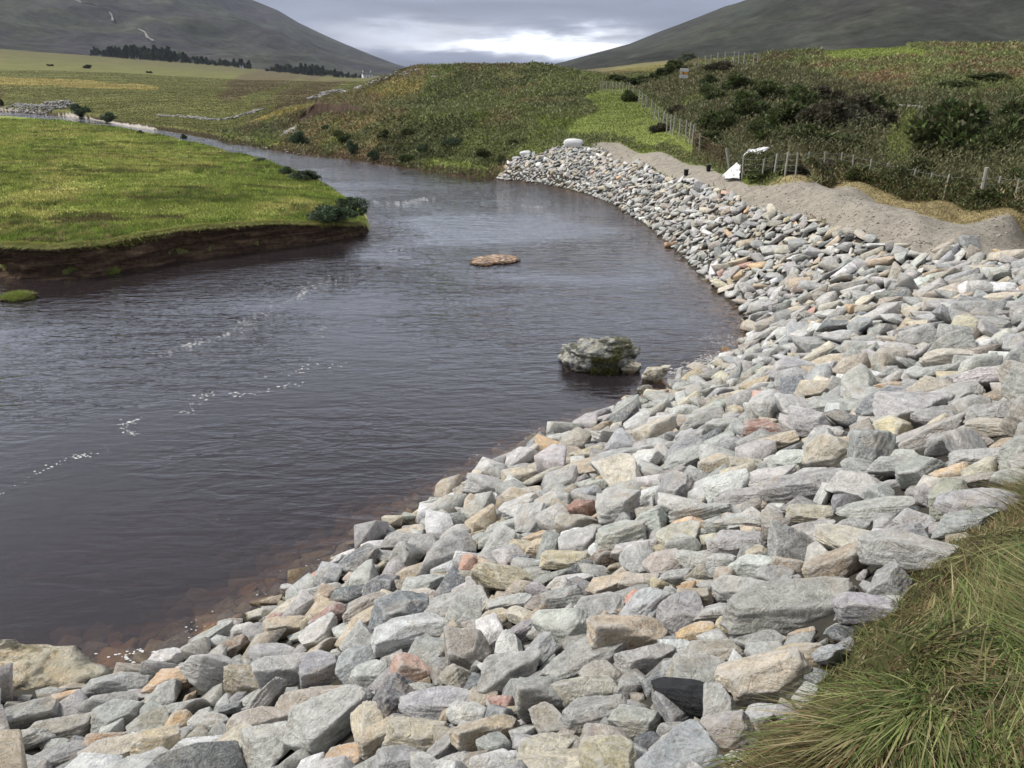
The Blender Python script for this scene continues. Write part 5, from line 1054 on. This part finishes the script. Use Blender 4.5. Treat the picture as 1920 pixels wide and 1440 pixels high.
# gravel island
def island(px, py, w, h, lab):
    x, y = at_z(px, py, 0); m = project(x, y, 0.0)[2] / F; W_ = w * m; D_ = W_ * .8; Vs, Ts, Cs, off = [], [], [], 0
    for i in range(2200):
        a, d = rng.uniform(0, 6.28), math.sqrt(rng.uniform(0, 1)); u, v = d * math.cos(a), d * math.sin(a) + 0; q = rng.uniform(.05, .13) * (.6 if W_ < 1 else 1)
        d *= 1.0 + .35 * (rng.uniform() < .25); edg = .55 + .8 * float(fbm2(np.array(a * 1.3), np.array(px * .1), 2, 9)); u *= edg; v *= edg; zz = .085 * math.sqrt(max(0.02, 1 - d * d)) * (.6 + .8 * float(fbm2(np.array(u * 3.), np.array(v * 2.), 2, 4))) + .005; V = VLO[rng.integers(24)] * np.array((q * 1.3, q, q * .7)); V = V + np.array((u * W_ / 2, v * D_ / 2, zz)); Vs.append(V); Ts.append(VLOT + off); off += len(V)
        Cs.append(np.tile(np.array(random.choice([(.34, .19, .10), (.44, .27, .15), (.24, .13, .08), (.66, .52, .38), (.05, .035, .025), (.50, .27, .12), (.08, .05, .03)])), (len(V), 1)))
    D5, T5 = ICO[3]; V = D5 * np.array((W_ / 2 * .6, D_ / 2 * .6, .04)); Vs.append(V); Ts.append(T5 + off); Cs.append(np.tile((.15, .09, .055), (len(V), 1)))
    o = npobj('gravel_island', np.concatenate(Vs), np.concatenate(Ts), M['rock_far'], np.concatenate(Cs)); o.location = (float(x), float(y), 0); o['label'] = lab; o['category'] = 'gravel island'; o['kind'] = 'stuff'
island(932, 488, 76, 24, 'small reddish gravel island breaking the middle of the river')
island(905, 494, 48, 6, 'thin tail of brown gravel at the left end of the river island')
island(690, 1012, 34, 10, 'clump of brown leaf litter at the edge of the rock bank')
# turf sods fallen in the water
def sod(px, py, w, h, lab, seed):
    x, y = at_z(px, py, 0); m = project(x, y, 0.0)[2] / F; W_ = w * m; D_ = W_ * .8; root = empty('turf_clump', (float(x), float(y), 0), lab, 'turf')
    V, T = rock_shape(4, seed, 1, 1.5); npobj('soil', V * np.array((W_, D_, .30)) + np.array((0, 0, -.02)), T, M['soil'], None, True, parent=root)
    n = 2600; a = rng.uniform(0, 6.28, n); d = np.sqrt(rng.uniform(0, 1, n)) * .47; bx, by = np.cos(a) * d * W_, np.sin(a) * d * D_; c = np.where(rng.uniform(size=(n, 1)) < .6, CA['mead_g'] * 1.3, CA['mead']) * rng.uniform(.6, 1.2, (n, 1))
    V, T, cc = tris_blades(bx, by, .12 * (1 - (d / .47) ** 2) + .02, rng.uniform(.05, .14, n), np.full(n, .012), .9, c, 2, .8, seed=seed); npobj('grass', V, T, M['blade'], cc, parent=root)
sod(205, 512, 40, 12, 'small round turf sod in the water below the cut bank', 5); sod(34, 560, 66, 26, 'larger grassy turf clump in the water at the left edge', 6)
# grass tufts on the boulder are parts of it
bv = np.array([v.co[:] for v in boulder.data.vertices]); bn = np.array([v.normal[:] for v in boulder.data.vertices]); bs_ = np.abs(bv).max(0)
for nm, mask, n, hh in (('grass_tuft', (bv[:, 1] < -.2 * bs_[1]) & (bv[:, 0] > -.25 * bs_[0]) & (bv[:, 0] < .35 * bs_[0]) & (bv[:, 2] < .35 * bs_[2]) & (bv[:, 2] > -.5 * bs_[2]), 1800, .13), ('moss_tuft', (bv[:, 0] > .0) & (bv[:, 0] < .75 * bs_[0]) & (bv[:, 2] > .35 * bs_[2]) & (bv[:, 1] < .4 * bs_[1]) & (np.abs(bv[:, 0] / bs_[0] - .35 - bv[:, 2] / bs_[2] * .2) < .25), 900, .07)):
    pi = rng.choice(np.nonzero(mask)[0], n); P = bv[pi] + rng.normal(0, .02, (n, 3)); c = np.array([(.12, .15, .03), (.2, .19, .06), (.09, .12, .03), (.26, .2, .09)])[rng.integers(0, 4, n)] * rng.uniform(.5, 1.2, (n, 1))
    V, T, cc = tris_blades(P[:, 0], P[:, 1], P[:, 2], rng.uniform(.4, 1, n) * hh, np.full(n, .009), (bn[pi, 0] * .8 + rng.normal(0, .3, n), bn[pi, 1] * .8 + rng.normal(0, .3, n)), c, 3, 1., seed=n); npobj(nm, V, T, M['blade'], cc, parent=boulder)

# loose stones on the track
n = 5200; P4 = ZP['track']; px_ = rng.uniform(1110, 1925, n); py_ = rng.uniform(265, 490, n); x, y, z = hit(px_, py_); k = inz(x, y, P4, .001, 5) & (np.hypot(x, y) < 60); x, y, z = x[k], y[k], z[k]; Vs, Ts, Cs = [], [], []; off = 0
for a, b, c in zip(x, y, z):
    q = rng.uniform(.012, .04) * (1.8 if rng.uniform() < .08 else 1); V, T = HULL[rng.integers(40)]; V = V * np.array((q * 1.3, q, q * .7)) + np.array((a, b, c + .008)); Vs.append(V); Ts.append(T + off); off += len(V); Cs.append(np.tile(np.array(random.choice([(.33, .29, .23), (.38, .34, .28), (.30, .27, .21), (.48, .45, .40)])), (len(V), 1)))
tag(npobj('track_stones', np.concatenate(Vs), np.concatenate(Ts), M['rock_far'], np.concatenate(Cs)), 'loose stones scattered over the pale gravel track', 'stones', kind='stuff')

# house and cottage specks
def house(px, py, w, r, lab, rz=.5):
    x, y, z = at_r(px, py, r); x, y = float(x), float(y); z = float(gz(np.array([x]), np.array([y]))[0]) ; m = project(x, y, z)[2] / F; w = w * m; d = w * .55; h = w * .30
    root = empty('cottage', (x, y, z), lab, 'house', rz=rz); bm = bmesh.new(); box(bm, (0, 0, h / 2 - .5), (w, d, h + 1))
    for s in (-1, 1):
        a = [bm.verts.new((s * w * .4999, t, zz)) for t, zz in ((-d / 2, h), (d / 2, h), (0, h + d * .45))]; bm.faces.new(a)
    bmobj('wall', bm, M['wall_white'], root); bm = bmesh.new(); ov = .35
    A_ = [bm.verts.new(v) for v in ((-w / 2 - ov, -d / 2 - ov, h - .1), (w / 2 + ov, -d / 2 - ov, h - .1), (w / 2 + ov, 0, h + d * .48), (-w / 2 - ov, 0, h + d * .48), (w / 2 + ov, d / 2 + ov, h - .1), (-w / 2 - ov, d / 2 + ov, h - .1))]
    bm.faces.new((A_[0], A_[1], A_[2], A_[3])); bm.faces.new((A_[3], A_[2], A_[4], A_[5])); rf = bmobj('roof', bm, M['slate'], root)
    for s in (-.42, .42):
        bm = bmesh.new(); box(bm, (s * w, 0, h + d * .5 + .4), (w * .07, w * .07, 2.0)); bmobj('chimney', bm, M['wall_white'], rf)
    for s in (-.3, .3):
        bm = bmesh.new(); box(bm, (s * w, -d / 2 - .03, h * .55), (w * .09, .06, h * .36)); bmobj('window', bm, M['glass'], root)
    bm = bmesh.new(); box(bm, (0, -d / 2 - .03, h * .35), (w * .08, .06, h * .7)); bmobj('door', bm, M['slate'], root)
house(689, 154, 18, 820, 'white cottage with dark roof at the left foot of the knoll', .45)
house(257, 109, 5, 850, 'tiny white building among the dark trees under the mountain', .2)
house(452, 118, 7, 850, 'tiny pale building at the right end of the first tree belt', -.3)

# pale landslips / paths on the mountain sides
def scar_strip(V, pxs, pts, name, wid, lab_kind='structure'):
    proj = project(V[..., 0], V[..., 1], V[..., 2]); L = []
    for (px, py) in pts:
        d = (proj[0] - px) ** 2 + (proj[1] - py) ** 2; d[150:] = 1e12; i, j = np.unravel_index(np.argmin(d), d.shape); L.append(V[i, j])
    L = np.array(L); t = np.linspace(0, len(L) - 1, 40); x = np.interp(t, range(len(L)), L[:, 0]); y = np.interp(t, range(len(L)), L[:, 1]); z = np.interp(t, range(len(L)), L[:, 2])
    tx, ty = np.gradient(x), np.gradient(y); tl = np.hypot(tx, ty) + 1e-6; w = wid * (.15 + 1.1 * vn2(t * 3.3, t * 0, 3)); nx, ny = -ty / tl * w, tx / tl * w
    A_ = np.stack([x - w * .7, y, z + 3], -1); B_ = np.stack([x + w * .7, y, z + 4], -1); VV = np.concatenate([A_, B_]); n = len(x); T = [(i, i + 1, n + i + 1, n + i) for i in range(n - 1)]
    o = npobj(name, VV, np.array(T), simple('scree', (.17, .16, .15), .2, .05), None, k=4); tag(o, kind='structure')
scar_strip(MLV, MLP, [(206, 28), (210, 33), (213, 42)], 'hill_path', 2.2); scar_strip(MLV, MLP, [(260, 58), (272, 64), (276, 74), (288, 82)], 'hill_path', 2.2); scar_strip(MLV, MLP, [(140, 2), (152, 8), (178, 16)], 'hill_path', 1.2)


# ------------------------------------------------------------------ foam on the water
def foam():
    pts = []
    def line(L, n, sp, s0=.012, s1=.05):
        s1 *= .5; s0 *= .7; sp *= 1.2; cl_ = [random.uniform(0, len(L) - 1.001) for _ in range(max(3, n // 14))]
        for _ in range(int(n * .5)):
            t = random.choice(cl_) + random.gauss(0, .12) if random.random() < .65 else random.uniform(0, len(L) - 1.001); t = min(max(t, 0), len(L) - 1.001); i = int(t); f = t - i; px = L[i][0] * (1 - f) + L[i + 1][0] * f + random.gauss(0, sp); py = L[i][1] * (1 - f) + L[i + 1][1] * f + random.gauss(0, sp * .35); pts.append((px, py, random.uniform(s0, s1)))
    line([(740, 400), (760, 440), (745, 480), (690, 505), (600, 530), (560, 560), (500, 585), (430, 625), (350, 655), (300, 665)], 420, 9, .012, .055)
    line([(430, 625), (400, 635), (340, 650)], 60, 3, .02, .07); line([(575, 535), (560, 560)], 50, 4, .02, .07)
    line([(610, 610), (560, 720), (470, 740), (400, 738), (360, 750)], 120, 6); line([(390, 738), (350, 775)], 70, 5, .01, .035)
    line([(260, 785), (228, 800), (250, 815), (180, 850), (130, 860), (80, 880), (0, 930)], 170, 6, .01, .035); line([(262, 786), (226, 797)], 40, 2, .015, .04)
    line([(700, 378), (760, 380), (820, 368)], 120, 5, .03, .10); line([(980, 385), (1010, 388)], 30, 3, .03, .08); line([(640, 680), (560, 690), (480, 720)], 40, 8)
    line([(1385, 660), (1350, 668), (1310, 680), (1280, 694), (1255, 700)], 520, 9, .012, .045); line([(1340, 640), (1370, 645)], 160, 14, .01, .03); line([(1300, 640), (1390, 625)], 80, 14, .01, .03)
    line([(1240, 745), (1160, 775), (1040, 800), (960, 845), (900, 870)], 110, 14, .01, .035); line([(700, 985), (640, 1035), (560, 1070), (500, 1110), (420, 1150), (330, 1190)], 80, 12, .006, .02)
    line([(300, 1210), (250, 1228), (210, 1235), (270, 1240)], 70, 12, .008, .035); line([(100, 900), (900, 800), (400, 1100)], 90, 90, .005, .012)
    V, T, off = [], [], 0; g = np.random.default_rng(3)
    px = np.array([p[0] for p in pts]); py = np.array([p[1] for p in pts]); x, y = at_z(px, py, 0); ins = in_poly(x, y, RIV)
    for a, b, s, k in zip(x, y, [p[2] for p in pts], ins):
        if not k: continue
        n = 9; th = np.linspace(0, 2 * np.pi, n, endpoint=False); rr = s * g.uniform(.5, 1.1, n); e = g.uniform(1, 2.2); ring = np.stack([a + np.cos(th) * rr * e, b + np.sin(th) * rr, np.full(n, .004)], -1)
        V.append(ring); V.append(np.array([[a, b, .004 + s * .25]])); T += [(off + i, off + (i + 1) % n, off + n) for i in range(n)]; off += n + 1
    o = npobj('foam', np.concatenate(V), np.array(T), simple('foam', (.62, .62, .60), .05, 9, .6), None, True); tag(o, 'white foam flecks and streaks drifting on the river', 'foam', kind='stuff')
foam()
for ps in PROTO.values():
    for p in ps:
        if p.name not in USED:
            for c_ in list(p.children): bpy.data.objects.remove(c_)
            bpy.data.objects.remove(p)

# ------------------------------------------------------------------ damp air over the glen
m = bpy.data.materials.new('haze'); m.use_nodes = True; nt = m.node_tree; nt.nodes.clear(); o_ = N(nt, 'ShaderNodeOutputMaterial'); pv = N(nt, 'ShaderNodeVolumePrincipled')
pv.inputs['Color'].default_value = (.80, .86, 1.0, 1); pv.inputs['Density'].default_value = .00006; pv.inputs['Anisotropy'].default_value = .2; lk(nt, pv.outputs[0], o_.inputs['Volume'])
bm = bmesh.new(); box(bm, (0, 2300, 350), (9500, 6800, 714)); hz_ = bmobj('haze', bm, m); tag(hz_, kind='stuff'); hz_['label'] = 'thin bluish haze filling the glen air'; hz_['category'] = 'haze'
